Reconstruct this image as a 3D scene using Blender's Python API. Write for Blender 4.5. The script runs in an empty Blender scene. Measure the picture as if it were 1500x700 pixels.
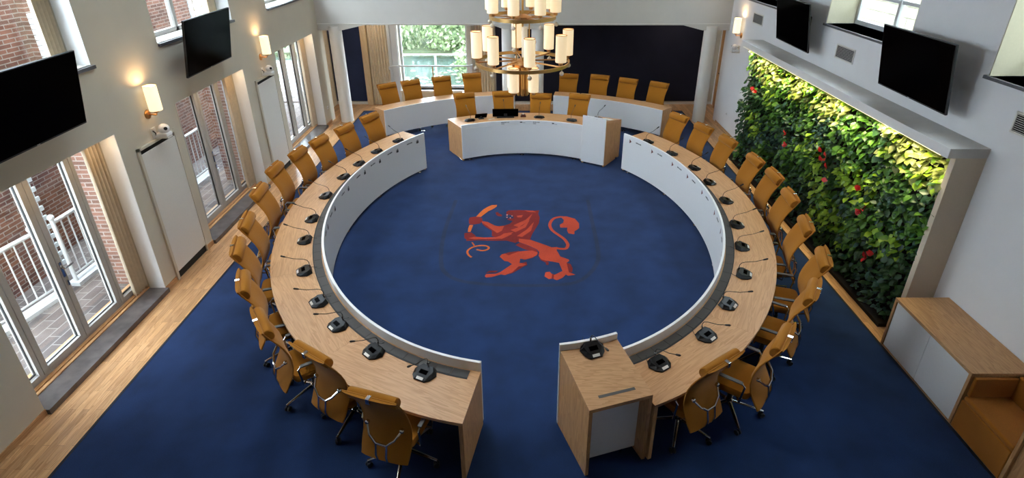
import bpy, bmesh, math, random
from mathutils import Vector, Matrix
PI=math.pi; R=math.radians
sc=bpy.context.scene; COL=sc.collection
random.seed(7)
# ---------------------------------------------------------------- materials
def nt(name):
    m=bpy.data.materials.new(name); m.use_nodes=True
    t=m.node_tree; b=t.nodes['Principled BSDF']; return m,t,b
def N(t,kind,**kw):
    n=t.nodes.new(kind)
    for k,v in kw.items():
        if k in n.inputs: n.inputs[k].default_value=v
        else: setattr(n,k,v)
    return n
def lin(h):
    h=h.lstrip('#'); o=[]
    for i in (0,2,4):
        c=int(h[i:i+2],16)/255; o.append(c/12.92 if c<=.04045 else ((c+.055)/1.055)**2.4)
    return (*o,1)
def plain(name,c,rough=.6,metal=0.,var=.0,scale=40,bump=0.,spec=.5,coat=0):
    m,t,b=nt(name); c=lin(c)
    b.inputs['Base Color'].default_value=c; b.inputs['Roughness'].default_value=rough; b.inputs['Metallic'].default_value=metal
    b.inputs['Specular IOR Level'].default_value=spec
    if coat: b.inputs['Coat Weight'].default_value=coat
    tc=N(t,'ShaderNodeTexCoord'); no=N(t,'ShaderNodeTexNoise',Scale=scale,Detail=4.)
    t.links.new(tc.outputs['Object'],no.inputs['Vector'])
    rp=N(t,'ShaderNodeValToRGB'); k=var
    rp.color_ramp.elements[0].position=.3; rp.color_ramp.elements[1].position=.7
    rp.color_ramp.elements[0].color=(*[x*(1-k) for x in c[:3]],1); rp.color_ramp.elements[1].color=(*[min(1,x*(1+k)) for x in c[:3]],1)
    t.links.new(no.outputs['Fac'],rp.inputs['Fac']); t.links.new(rp.outputs['Color'],b.inputs['Base Color'])
    if bump:
        bp=N(t,'ShaderNodeBump',Strength=bump,Distance=.004); t.links.new(no.outputs['Fac'],bp.inputs['Height']); t.links.new(bp.outputs['Normal'],b.inputs['Normal'])
    return m
def wood(name,c1,c2,axis=0,rough=.42,scale=1.0,planks=None):
    m,t,b=nt(name)
    tc=N(t,'ShaderNodeTexCoord'); mp=N(t,'ShaderNodeMapping')
    s=[11*scale]*3; s[axis]=.9*scale; mp.inputs['Scale'].default_value=s
    t.links.new(tc.outputs['Object'],mp.inputs['Vector'])
    n1=N(t,'ShaderNodeTexNoise',Scale=1.1,Detail=3.,Distortion=.35); t.links.new(mp.outputs['Vector'],n1.inputs['Vector'])
    mul=N(t,'ShaderNodeMath',operation='MULTIPLY'); mul.inputs[1].default_value=9.; t.links.new(n1.outputs['Fac'],mul.inputs[0])
    fr=N(t,'ShaderNodeMath',operation='FRACT'); t.links.new(mul.outputs[0],fr.inputs[0])
    mp2=N(t,'ShaderNodeMapping'); s2=[120.*scale]*3; s2[axis]=2.5*scale; mp2.inputs['Scale'].default_value=s2
    t.links.new(tc.outputs['Object'],mp2.inputs['Vector'])
    n2=N(t,'ShaderNodeTexNoise',Scale=1.,Detail=2.); t.links.new(mp2.outputs['Vector'],n2.inputs['Vector'])
    mx=N(t,'ShaderNodeMix',data_type='FLOAT'); mx.inputs[0].default_value=.55
    t.links.new(fr.outputs[0],mx.inputs[2]); t.links.new(n2.outputs['Fac'],mx.inputs[3])
    rp=N(t,'ShaderNodeValToRGB'); rp.color_ramp.elements[0].color=lin(c2); rp.color_ramp.elements[1].color=lin(c1)
    rp.color_ramp.elements[0].position=.1; rp.color_ramp.elements[1].position=.62
    t.links.new(mx.outputs[0],rp.inputs['Fac'])
    out=rp.outputs['Color']
    if planks:
        L,W,rot=planks
        mp3=N(t,'ShaderNodeMapping'); mp3.inputs['Rotation'].default_value=(0,0,rot); t.links.new(tc.outputs['Object'],mp3.inputs['Vector'])
        br=N(t,'ShaderNodeTexBrick',Scale=1.); br.inputs['Brick Width'].default_value=L; br.inputs['Row Height'].default_value=W
        br.inputs['Mortar Size'].default_value=.0012; br.inputs['Color1'].default_value=(.62,.58,.54,1); br.inputs['Color2'].default_value=(1.08,1.08,1.08,1); br.inputs['Mortar'].default_value=(.3,.25,.2,1)
        br.offset=.37; br.inputs['Bias'].default_value=.25
        t.links.new(mp3.outputs['Vector'],br.inputs['Vector'])
        mm=N(t,'ShaderNodeMix',data_type='RGBA',blend_type='MULTIPLY'); mm.inputs[0].default_value=1.
        t.links.new(out,mm.inputs[6]); t.links.new(br.outputs['Color'],mm.inputs[7]); out=mm.outputs[2]
    t.links.new(out,b.inputs['Base Color']); b.inputs['Roughness'].default_value=rough
    bp=N(t,'ShaderNodeBump',Strength=.06,Distance=.002); t.links.new(mx.outputs[0],bp.inputs['Height']); t.links.new(bp.outputs['Normal'],b.inputs['Normal'])
    return m
def brick(name,c1,c2,mort,axes,bw=.22,rh=.065,ms=.008,rough=.9):
    m,t,b=nt(name); tc=N(t,'ShaderNodeTexCoord'); sp=N(t,'ShaderNodeSeparateXYZ'); cb=N(t,'ShaderNodeCombineXYZ')
    t.links.new(tc.outputs['Object'],sp.inputs[0])
    for i,a in enumerate(axes): t.links.new(sp.outputs[a],cb.inputs[i])
    br=N(t,'ShaderNodeTexBrick',Scale=1.); br.inputs['Brick Width'].default_value=bw; br.inputs['Row Height'].default_value=rh; br.inputs['Mortar Size'].default_value=ms
    br.inputs['Color1'].default_value=lin(c1); br.inputs['Color2'].default_value=lin(c2); br.inputs['Mortar'].default_value=lin(mort)
    t.links.new(cb.outputs[0],br.inputs['Vector'])
    no=N(t,'ShaderNodeTexNoise',Scale=3.,Detail=5.); t.links.new(tc.outputs['Object'],no.inputs['Vector'])
    mm=N(t,'ShaderNodeMix',data_type='RGBA',blend_type='OVERLAY'); mm.inputs[0].default_value=.5
    t.links.new(br.outputs['Color'],mm.inputs[6]); t.links.new(no.outputs['Fac'],mm.inputs[7])
    t.links.new(mm.outputs[2],b.inputs['Base Color']); b.inputs['Roughness'].default_value=rough; b.inputs['Specular IOR Level'].default_value=.2
    bp=N(t,'ShaderNodeBump',Strength=.4,Distance=.006); t.links.new(br.outputs['Fac'],bp.inputs['Height']); bp.invert=True; t.links.new(bp.outputs['Normal'],b.inputs['Normal'])
    return m
def fabric(name,c,k=.16,scale=260,rough=.95,sheen=.25,big=.12):
    m,t,b=nt(name); tc=N(t,'ShaderNodeTexCoord')
    n1=N(t,'ShaderNodeTexNoise',Scale=float(scale),Detail=2.); n2=N(t,'ShaderNodeTexNoise',Scale=2.2,Detail=4.)
    t.links.new(tc.outputs['Object'],n1.inputs['Vector']); t.links.new(tc.outputs['Object'],n2.inputs['Vector'])
    c=lin(c); rp=N(t,'ShaderNodeValToRGB'); rp.color_ramp.elements[0].position=.3; rp.color_ramp.elements[1].position=.7
    rp.color_ramp.elements[0].color=(*[x*(1-k) for x in c[:3]],1); rp.color_ramp.elements[1].color=(*[x*(1+k) for x in c[:3]],1)
    t.links.new(n1.outputs['Fac'],rp.inputs['Fac'])
    rp2=N(t,'ShaderNodeValToRGB'); rp2.color_ramp.elements[0].position=.3; rp2.color_ramp.elements[1].position=.7
    rp2.color_ramp.elements[0].color=(1-big,)*3+(1,); rp2.color_ramp.elements[1].color=(1+big,)*3+(1,)
    t.links.new(n2.outputs['Fac'],rp2.inputs['Fac'])
    mm=N(t,'ShaderNodeMix',data_type='RGBA',blend_type='MULTIPLY'); mm.inputs[0].default_value=1.
    t.links.new(rp.outputs['Color'],mm.inputs[6]); t.links.new(rp2.outputs['Color'],mm.inputs[7])
    t.links.new(mm.outputs[2],b.inputs['Base Color']); b.inputs['Roughness'].default_value=rough; b.inputs['Sheen Weight'].default_value=sheen; b.inputs['Specular IOR Level'].default_value=.15
    bp=N(t,'ShaderNodeBump',Strength=.25,Distance=.002); t.links.new(n1.outputs['Fac'],bp.inputs['Height']); t.links.new(bp.outputs['Normal'],b.inputs['Normal'])
    return m
def glass(name):
    m=bpy.data.materials.new(name); m.use_nodes=True; t=m.node_tree; t.nodes.remove(t.nodes['Principled BSDF']); out=t.nodes['Material Output']
    fr=N(t,'ShaderNodeFresnel'); tr=N(t,'ShaderNodeBsdfTransparent'); tr.inputs[0].default_value=(.93,.96,.97,1); gl=N(t,'ShaderNodeBsdfGlossy',Roughness=.02); mx=N(t,'ShaderNodeMixShader')
    ge=N(t,'ShaderNodeNewGeometry'); io=N(t,'ShaderNodeMix',data_type='FLOAT'); io.inputs[2].default_value=1.45; io.inputs[3].default_value=1/1.45
    t.links.new(ge.outputs['Backfacing'],io.inputs[0]); t.links.new(io.outputs[0],fr.inputs['IOR'])
    t.links.new(fr.outputs[0],mx.inputs[0]); t.links.new(tr.outputs[0],mx.inputs[1]); t.links.new(gl.outputs[0],mx.inputs[2]); t.links.new(mx.outputs[0],out.inputs[0]); return m
def lampshade(name,c,strength):
    m,t,b=nt(name); b.inputs['Base Color'].default_value=lin('#f3e6cc'); b.inputs['Roughness'].default_value=.5
    b.inputs['Emission Color'].default_value=lin(c); b.inputs['Emission Strength'].default_value=strength; return m
def leafmat(name,c1,c2,trans=.35,rough=.35):
    m,t,b=nt(name); tc=N(t,'ShaderNodeTexCoord'); no=N(t,'ShaderNodeTexNoise',Scale=9.,Detail=3.); t.links.new(tc.outputs['Object'],no.inputs['Vector'])
    rp=N(t,'ShaderNodeValToRGB'); rp.color_ramp.elements[0].color=lin(c1); rp.color_ramp.elements[1].color=lin(c2); rp.color_ramp.elements[0].position=.35; rp.color_ramp.elements[1].position=.65
    t.links.new(no.outputs['Fac'],rp.inputs['Fac']); t.links.new(rp.outputs['Color'],b.inputs['Base Color']); b.inputs['Roughness'].default_value=rough
    tl=N(t,'ShaderNodeBsdfTranslucent'); t.links.new(rp.outputs['Color'],tl.inputs[0]); mx=N(t,'ShaderNodeMixShader'); mx.inputs[0].default_value=trans
    t.links.new(b.outputs[0],mx.inputs[1]); t.links.new(tl.outputs[0],mx.inputs[2]); t.links.new(mx.outputs[0],t.nodes['Material Output'].inputs[0]); return m
M={}
M['wall_l']=plain('plaster_warm','#cfc6b4',.85,var=.02,scale=3)
M['wall_r']=plain('plaster_white','#ececee',.85,var=.015,scale=3)
M['white']=plain('white_lacquer','#ececec',.35,var=.01)
M['whitepaint']=plain('white_paint','#e4e1da',.6,var=.02)
M['beam']=plain('beam_plaster','#cdc9c2',.85,var=.02,scale=3)
M['carpet']=fabric('carpet_navy','#1b3057',.3,170,.97,.08,.22)
M['binding']=plain('carpet_binding','#141a26',.8)
M['oak_t']=wood('oak_table','#c8996c','#a97a4c',0,.38)
M['oak_v']=wood('oak_vertical','#c99a68','#a27244',2,.45)
M['oak_y']=wood('oak_depth','#c99b6c','#a57648',1,.42)
M['floor']=wood('oak_parquet','#d0a478','#a97848',1,.3,1.,(.75,.075,PI/2))
M['ochre']=fabric('wool_ochre','#a46a1e',.13,300,.95,.12,.06)
M['bench']=fabric('wool_bench','#a8671c',.2,260,.95,.2,.1)
M['chrome']=plain('chrome','#d6d6d6',.12,1.)
M['castor']=plain('black_plastic','#141416',.45)
M['pad']=plain('grey_leather','#55524e',.5)
M['black']=plain('black_gloss','#0d0c0e',.34,spec=.3)
M['blackm']=plain('black_matt','#1a1a1c',.6)
M['screen']=plain('screen_black','#040304',.15,spec=.07)
M['screen'].node_tree.nodes['Principled BSDF'].inputs['IOR'].default_value=1.12
M['tray']=plain('tray_charcoal','#3a3734',.55)
M['brass']=plain('brass','#d2ab6e',.36,1.)
M['copper']=plain('copper_brass','#c4925e',.34,1.)
M['stone']=plain('sill_stone','#57514f',.35,var=.35,scale=7)
M['slate']=plain('ledge_slate','#5c5c60',.4,var=.1)
M['frame']=plain('frame_greige','#aba8a3',.45,var=.03)
M['woodpale']=wood('pale_wood','#d6bc96','#c2a478',2,.5)
M['shelf']=plain('shelf_paint','#d2d0cc',.6,var=.06,scale=5)
M['cream']=plain('reveal_cream','#d6d0b6',.8,var=.02)
M['sidep']=plain('side_panel_paint','#d9cbb6',.65,var=.02)
M['ledge']=plain('ledge_greige','#a09a8c',.45,var=.05)
M['glow']=lampshade('ceiling_lamp_lit','#fff0dc',28.0)
M['beige']=plain('curtain_beige','#d6c4a8',.9,var=.06,scale=20)
M['panelnavy']=fabric('acoustic_navy','#23232f',.25,200,.97,.0,.1)
M['panelblue']=fabric('acoustic_blue','#2d3654',.25,200,.97,.0,.1)
M['glass']=glass('window_glass')
M['rail']=plain('white_metal','#d3d7da',.4)
M['brick']=brick('brick_red','#80594c','#5f423a','#938983',(1,2))
M['brickx']=brick('brick_red_x','#80594c','#5f423a','#938983',(0,2))
M['pave']=brick('paving_brick','#6b625e','#564e4c','#7d7773',(1,0),.32,.16,.008)
M['toothing']=plain('white_toothing','#cfd6dc',.7,var=.08,scale=30)
M['facade']=brick('facade_siding','#a39e8a','#9a9582','#6f6b5c',(1,2),6.,.22,.012)
M['shade']=lampshade('shade_lit','#ffe0b0',.5)
M['sconceshade']=lampshade('sconce_lit','#ffe4b8',1.0)
M['tubeglass']=lampshade('tube_frosted','#e9e2d6',.12)
M['ball']=plain('alabaster_ball','#d9cdbc',.2,var=.12,scale=30)
M['strip']=lampshade('led_strip','#ffe9a8',4.0)
M['leaf0']=leafmat('leaf_dark','#2e5230','#41693a')
M['leaf1']=leafmat('leaf_mid','#4c7a2c','#669638')
M['leaf2']=leafmat('leaf_lime','#84ae28','#a4c640')
M['leaf3']=leafmat('leaf_variegated','#8c9648','#b0b47a')
M['leaf4']=leafmat('leaf_bluegreen','#2c4c44','#456a5a')
M['red']=leafmat('flower_red','#c01818','#e04040')
M['soil']=plain('soil_felt','#17120f',.95,var=.3)
M['tree0']=leafmat('tree_leaf','#7d8f62','#a3b384',.4,.6)
M['tree1']=leafmat('tree_leaf_pale','#9aa184','#bdc2a4',.4,.6)
M['tree2']=leafmat('tree_leaf_deep','#55694a','#70865f',.4,.6)
M['bark']=plain('bark','#5d5040',.9,var=.2)
M['pond']=plain('pond_water','#36433e',.15,var=.1,scale=1.5)
M['lily']=plain('lily_pad','#8d9576',.4,var=.2)
M['grass']=plain('lawn','#414b30',.95,var=.3,scale=8)
M['emb0']=fabric('emblem_dark_red','#76201e',.3,170,.97,.05,.15)
M['emb1']=fabric('emblem_red','#ae3f28',.22,170,.97,.05,.12)
M['emb2']=fabric('emblem_orange','#c25e28',.22,170,.97,.05,.1)
M['emb3']=fabric('emblem_shield_brown','#28324c',.3,170,.97,.05,.2)
M['emb4']=fabric('emblem_pale','#d3958a',.22,170,.97,.05,.1)
M['paper']=plain('paper','#e9e6df',.7)
M['darkred']=plain('gavel_mahogany','#4a1c16',.35)
M['label']=plain('label_ink','#3a3836',.6)
M['markred']=plain('mark_redbrown','#6a2f26',.6)
M['dark']=plain('dark_void','#1b1613',.9)
# ---------------------------------------------------------------- geometry
class MB:
    def __init__(s): s.v=[]; s.f=[]; s.m=[]; s.sm=[]; s.mi=0; s.smooth=False
    def add(s,vs,fs):
        o=len(s.v); s.v+= [tuple(p) for p in vs]
        for f in fs: s.f.append([o+i for i in f]); s.m.append(s.mi); s.sm.append(s.smooth)
        return s
    def box(s,a,b,mat=None):
        x0,y0,z0=a;x1,y1,z1=b
        vs=[(x0,y0,z0),(x1,y0,z0),(x1,y1,z0),(x0,y1,z0),(x0,y0,z1),(x1,y0,z1),(x1,y1,z1),(x0,y1,z1)]
        if mat is not None: vs=[mat@Vector(p) for p in vs]
        return s.add(vs,[(3,2,1,0),(4,5,6,7),(0,1,5,4),(1,2,6,5),(2,3,7,6),(3,0,4,7)])
    def prism(s,pts,z0,z1):
        n=len(pts); vs=[(x,y,z0) for x,y in pts]+[(x,y,z1) for x,y in pts]
        return s.add(vs,[list(range(n-1,-1,-1)),list(range(n,2*n))]+[(i,(i+1)%n,n+(i+1)%n,n+i) for i in range(n)])
    def hexa(s,lo,hi):
        n=len(lo); vs=list(lo)+list(hi)
        return s.add(vs,[list(range(n-1,-1,-1)),list(range(n,2*n))]+[(i,(i+1)%n,n+(i+1)%n,n+i) for i in range(n)])
    def tube(s,path,r,n=8,closed=False,flat=None):
        P=[Vector(p) for p in path]; k=len(P); rr=r if isinstance(r,(list,tuple)) else [r]*k
        vs=[]; up=None
        for i in range(k):
            if closed: d=P[(i+1)%k]-P[i-1]
            else: d=P[min(i+1,k-1)]-P[max(i-1,0)]
            d.normalize()
            if up is None: up=Vector((0,0,1)) if abs(d.z)<.9 else Vector((0,1,0))
            a=d.cross(up)
            if a.length<1e-4: a=d.cross(Vector((1,0,0)))
            a.normalize(); b=a.cross(d).normalized(); up=b
            for j in range(n):
                t=2*PI*j/n+PI/n; ca=math.cos(t)*rr[i]; cb=math.sin(t)*rr[i]*(flat or 1)
                vs.append(P[i]+a*ca+b*cb)
        fs=[]
        for i in range(k if closed else k-1):
            i2=(i+1)%k
            for j in range(n): fs.append((i*n+j,i*n+(j+1)%n,i2*n+(j+1)%n,i2*n+j))
        if not closed: fs+=[list(range(n-1,-1,-1)),[(k-1)*n+j for j in range(n)]]
        sm=s.smooth; s.smooth=n>5; s.add(vs,fs); s.smooth=sm; return s
    def lathe(s,prof,c=(0,0,0),n=24,mat=None,cap=True):
        vs=[]
        for r,z in prof:
            for j in range(n):
                p=Vector((r*math.cos(2*PI*j/n),r*math.sin(2*PI*j/n),z))
                if mat is not None: p=mat@p
                vs.append(p+Vector(c))
        k=len(prof); fs=[(i*n+j,i*n+(j+1)%n,(i+1)*n+(j+1)%n,(i+1)*n+j) for i in range(k-1) for j in range(n)]
        if cap: fs+=[list(range(n-1,-1,-1)),[(k-1)*n+j for j in range(n)]]
        sm=s.smooth; s.smooth=True; s.add(vs,fs); s.smooth=sm; return s
    def ball(s,c,r,n=12):
        prof=[(max(r*math.sin(PI*i/8),1e-4),-r*math.cos(PI*i/8)) for i in range(9)]
        return s.lathe(prof,c,n)
    def build(s,name,mats,parent=None,bevel=0,loc=None,rz=None,seg=2):
        me=bpy.data.meshes.new(name); me.from_pydata(s.v,[],s.f)
        if not isinstance(mats,(list,tuple)): mats=[mats]
        for m in mats: me.materials.append(M[m] if isinstance(m,str) else m)
        me.polygons.foreach_set('material_index',s.m)
        me.polygons.foreach_set('use_smooth',s.sm); me.update()
        if any(s.sm): me.set_sharp_from_angle(angle=R(42))
        o=bpy.data.objects.new(name,me); COL.objects.link(o)
        if parent is not None: o.parent=parent
        if loc is not None: o.location=loc
        if rz is not None: o.rotation_euler=(0,0,rz)
        if bevel:
            b=o.modifiers.new('bevel','BEVEL'); b.width=bevel; b.segments=seg; b.limit_method='ANGLE'; b.angle_limit=R(40)
        return o
def tag(o,label=None,cat=None,group=None,kind=None):
    if label: o['label']=label
    if cat: o['category']=cat
    if group: o['group']=group
    if kind: o['kind']=kind
    return o
def thing(name,loc=(0,0,0),rz=0,label=None,cat=None,group=None,kind=None):
    o=bpy.data.objects.new(name,None); COL.objects.link(o); o.empty_display_size=.1
    o.location=loc; o.rotation_euler=(0,0,rz); return tag(o,label,cat,group,kind)
def copy_tree(o,parent=None):
    c=o.copy(); COL.objects.link(c)
    if parent is not None: c.parent=parent
    for ch in list(o.children): copy_tree(ch,c)
    return c
def struct(o,label=None): o['kind']='structure'; 
def S(o,label=None,cat=None): return tag(o,label,cat,None,'structure')
# ---------------------------------------------------------------- camera
CH=4.82356
cd=bpy.data.cameras.new('camera'); cam=bpy.data.objects.new('camera',cd); COL.objects.link(cam)
cam.location=(0,0,CH); cam.rotation_euler=(PI/2-R(25.5768),0,0)
cd.sensor_width=36; cd.lens=813.2038/1500*36; cd.shift_x=-16.84/1500; cd.shift_y=-70/1500; cd.clip_start=.05; cd.clip_end=300
sc.camera=cam
# ---------------------------------------------------------------- room shell
XL=-5.22; XR=5.23; YB=16.15; BM=14.5
def wall_cells(mb,fixed,ys,zs,holes,axis='x'):
    ys=sorted(set(ys)); zs=sorted(set(zs))
    for i in range(len(ys)-1):
        for j in range(len(zs)-1):
            cy=(ys[i]+ys[i+1])/2; cz=(zs[j]+zs[j+1])/2
            if any(h[0]<cy<h[1] and h[2]<cz<h[3] for h in holes): continue
            if axis=='x': mb.box((fixed[0],ys[i],zs[j]),(fixed[1],ys[i+1],zs[j+1]))
            else: mb.box((ys[i],fixed[0],zs[j]),(ys[i+1],fixed[1],zs[j+1]))
LD=[(4.43,6.70),(8.05,10.29),(11.75,14.03)]      # garden doors, left wall
LN=[(6.97,7.84),(10.63,11.50)]                   # cover panel niches
ZD=2.42; ZW0=3.30; ZW1=5.7; ZT=7.2; Y0=-2.6
mb=MB(); holes=[(a,b,-.02,ZD) for a,b in LD]+[(a,b,ZW0,ZW1) for a,b in LD]
wall_cells(mb,(XL-.46,XL),[Y0,BM]+[y for p in LD for y in p],[-.02,ZD,ZW0,ZW1,ZT],holes); S(mb.build('wall_left','wall_l'))
RW=[(3.95,6.19),(7.66,9.91),(11.35,13.57)]
mb=MB(); wall_cells(mb,(XR,XR+.5),[Y0,BM]+[y for p in RW for y in p],[-.02,ZW0,ZW1,ZT],[(a,b,ZW0,ZW1) for a,b in RW]); S(mb.build('wall_right','wall_r'))
S(MB().box((-9,Y0-.25,-.02),(9,Y0,ZT)).build('wall_front','wall_l'))
# alcove walls beyond the beam
AX0,AX1=-5.62,5.62
S(MB().box((AX0-.25,BM,-.02),(AX0,YB+.3,3)).build('wall_alcove_left','wall_l'))
mb=MB(); mb.box((AX1,BM,-.02),(AX1+.25,YB+.3,3)); S(mb.build('wall_alcove_right','wall_r'))
mb=MB(); mb.box((XL-.30,BM-.02,-.02),(XL,BM+.28,2.7)); mb.box((AX0-.25,BM-.02,-.02),(XL-.30,BM+.02,2.7)); S(mb.build('wall_pier_left','wall_l'))
mb=MB(); mb.box((XR,BM-.02,-.02),(XR+.06,BM+.22,2.7)); mb.box((XR+.06,BM-.02,-.02),(AX1+.25,BM+.02,2.7)); S(mb.build('wall_pier_right','wall_r'))
# back wall with the garden window
BW=(-3.60,-1.62,.42,2.75)
mb=MB(); wall_cells(mb,(YB,YB+.3),[AX0-.25,AX1+.25,BW[0],BW[1]],[-.02,BW[2],BW[3],3.0],[BW],'y'); S(mb.build('wall_back','wall_l'))
# floor, ceiling with an unseen roof light added to let in sky light
S(MB().box((-5.9,Y0-.25,-.2),(5.9,YB+.3,-.008)).build('floor','floor'))
SK=(-2.9,-1.9,4.0,11.5)
mb=MB()
for a,b in (((-6,Y0-.3),(SK[0],BM+.4)),((SK[1],Y0-.3),(6,BM+.4)),((SK[0],Y0-.3),(SK[1],SK[2])),((SK[0],SK[3]),(SK[1],BM+.4))): mb.box((a[0],a[1],ZT),(b[0],b[1],ZT+.25))
S(mb.build('ceiling','wall_r'))
w=S(thing('window_roof',(0,0,ZT)),None); mb=MB()
for i in range(6):
    x=SK[0]+(SK[1]-SK[0])*i/5; mb.box((x-.03,SK[2],.05),(x+.03,SK[3],.15))
for y in (SK[2],(SK[2]+SK[3])/2,SK[3]): mb.box((SK[0],y-.03,.05),(SK[1],y+.03,.15))
mb.build('frame','whitepaint',w); MB().box((SK[0],SK[2],.09),(SK[1],SK[3],.10)).build('glass_pane','glass',w)
for i,x in enumerate((-4.2,0,4.2)):  # unseen lamps added to brighten the alcove
    t=thing('ceiling_lamp',(x,15.4,2.75),0,'round flush ceiling lamp in the alcove, %s one'%('left','middle','right')[i],'ceiling lamp','alcove ceiling lamps')
    mb=MB(); mb.lathe([(.16,-.03),(.17,-.02),(.17,0)],(0,0,0),24); mb.build('rim','white',t); mb=MB(); mb.lathe([(.15,-.034),(.15,-.03)],(0,0,0),24); mb.build('diffuser','glow',t)
# beam over the alcove with drops at the columns
mb=MB(); zb=2.545; drop=2.42
def beam_prof():
    return [(XL-.02,drop),(-4.62,drop),(-4.05,zb),(-.78,zb),(-.5,drop+.03),(.5,drop+.03),(.78,zb),(4.05,zb),(4.55,drop),(XR+.02,drop)]
pr=beam_prof(); n=len(pr)
front=[(x,BM-.02,z) for x,z in pr]; back=[(x,BM+.42,z) for x,z in pr]
ftop=[(x,BM-.02,ZT) for x,z in pr]; btop=[(x,BM+.42,ZT) for x,z in pr]
for i in range(n-1):
    mb.add([front[i],front[i+1],ftop[i+1],ftop[i]],[(0,1,2,3)]); mb.add([back[i],back[i+1],btop[i+1],btop[i]],[(3,2,1,0)])
    mb.add([front[i],front[i+1],back[i+1],back[i]],[(3,2,1,0)])
S(mb.build('beam','beam'))
mb=MB(); mb.box((XL,BM-.035,zb+.03),(XR,BM-.02,zb+.045)); S(mb.build('trim_1','whitepaint'))
S(MB().box((AX0-.25,BM+.42,2.75),(AX1+.25,YB+.3,3.0)).build('ceiling_alcove','wall_r'))
# columns
for i,(x,y,z) in enumerate(((-4.82,14.58,drop),(-.40,14.66,drop+.03),(.37,14.66,drop+.03),(4.78,14.56,drop))):
    mb=MB(); mb.lathe([(.17,-.008),(.17,.02),(.165,.03),(.165,z+.1)],(x,y,0),32); S(mb.build('column','whitepaint'))
# dark acoustic panels on the back wall and skirting
for i,(a,b) in enumerate(((-5.55,-4.63),(-.80,5.45))):
    o=MB().box((a,YB-.041,.10),(b,YB-.001,2.74)).build('acoustic_panel',['panelblue','panelnavy'][i])
    tag(o,['narrow dark navy acoustic panel behind the left column','wide black acoustic wall panel behind the right-hand rear desk'][i],'wall panel')
S(MB().box((AX0,YB-.02,-.008),(AX1,YB,.07)).build('baseboard_back','whitepaint'))
mb=MB()
for a,b in ((Y0,4.43),(6.70,6.97),(7.84,8.05),(10.29,10.63),(11.50,11.75),(14.03,14.5)): mb.box((XL,a,-.008),(XL+.012,b,.07))
S(mb.build('baseboard_left','oak_y'))
S(MB().box((XR-.012,12.6,-.008),(XR,BM-.02,.05)).build('baseboard_right','oak_y'))
# wooden window post + curtain panels at the back
o=MB().box((-4.63,YB-.10,-.008),(-4.46,YB-.0,2.75)).build('trim_2','woodpale'); S(o)
def pleats(x0,x1,y,z0,z1,amp=.035,n=8,axis='x',inv=1):
    mb=MB(); mb.smooth=True; k=n*8; P=[]
    for i in range(k+1):
        t=i/k; P.append((x0+(x1-x0)*t, y+inv*(amp*(.5+.5*math.cos(2*PI*n*t)))))
    pts=P+[(x,yy+.012*(-inv)) for x,yy in reversed(P)]
    if axis=='y': pts=[(b,a) for a,b in pts]
    m=len(pts); h=m//2
    vs=[(x,yy,z0) for x,yy in pts]+[(x,yy,z1) for x,yy in pts]
    fs=[(i,(i+1)%m,m+(i+1)%m,m+i) for i in range(m)]
    for i in range(h-1): fs.append((i,m-1-i,m-2-i,i+1)); fs.append((m+i,m+i+1,m+m-2-i,m+m-1-i))
    mb.add(vs,fs); return mb
tag(pleats(-4.44,-3.88,YB-.09,.02,2.72,.05,7).build('curtain','beige'),'beige pleated curtain hanging left of the pond window','curtain','window curtains')
tag(pleats(-1.40,-.84,YB-.09,.02,2.72,.05,7).build('curtain','beige'),'beige pleated curtain hanging right of the pond window','curtain','window curtains')
tag(pleats(14.95,16.0,AX0+.03,.02,2.5,.05,9,'y').build('curtain','beige'),'pale curtain in the alcove corner behind the left column','curtain','window curtains')
# back garden window
w=S(thing('window_1',(0,0,0)))
mb=MB(); a,b,z0,z1=BW; yy=YB+.2
for x0,x1 in ((a,a+.06),(b-.06,b)): mb.box((x0,yy,z0),(x1,yy+.08,z1))
mb.box((a,yy,z0),(b,yy+.08,z0+.07)); mb.box((a,yy,z1-.06),(b,yy+.08,z1)); mb.build('frame','rail',w)
MB().box((a+.05,yy+.035,z0+.06),(b-.05,yy+.045,z1-.05)).build('glass_pane','glass',w)
mb=MB(); mb.box((a-.28,YB-.07,.02),(a-.2,YB-.0,2.74)); mb.box((a-.2,YB-.04,.02),(a-.02,YB,2.74)); mb.build('jamb_cover','rail',w)
MB().box((b+.02,YB-.05,.02),(b+.12,YB,2.74)).build('jamb_cover','whitepaint',w)
MB().box((a-.05,YB-.06,z0-.05),(b+.05,YB+.2,z0)).build('sill','whitepaint',w)
ro=thing('handrail',(0,YB-.12,0),0,'white tubular handrail across the pond window','handrail')
mb=MB(); mb.tube([(-3.86,.03,1.10),(-3.78,-.05,1.16),(-3.7,-.06,1.17),(-1.5,-.06,1.17)],.022,10); mb.build('rail','rail',ro)
MB().box((-1.53,-.07,1.09),(-1.47,.12,1.2)).build('bracket','rail',ro); MB().box((-3.9,.0,1.05),(-3.83,.12,1.14)).build('bracket','rail',ro); MB().tube([(-2.62,-.06,.0),(-2.62,-.06,1.17)],.016,8).build('post','copper',ro)
# door in the right end of the alcove
d=S(thing('door_4',(AX1,0,0))); MB().box((-.05,14.85,-.005),(-.005,15.75,2.3)).build('door_leaf','oak_v',d); mb=MB(); mb.box((-.07,14.75,-.005),(0,14.85,2.4)); mb.box((-.07,15.75,-.005),(0,15.85,2.4)); mb.box((-.07,14.75,2.3),(0,15.85,2.4)); mb.build('frame','oak_v',d)
MB().tube([(-.05,15.62,1.05),(-.1,15.62,1.05),(-.1,15.5,1.05)],.012).build('handle','chrome',d)
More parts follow.
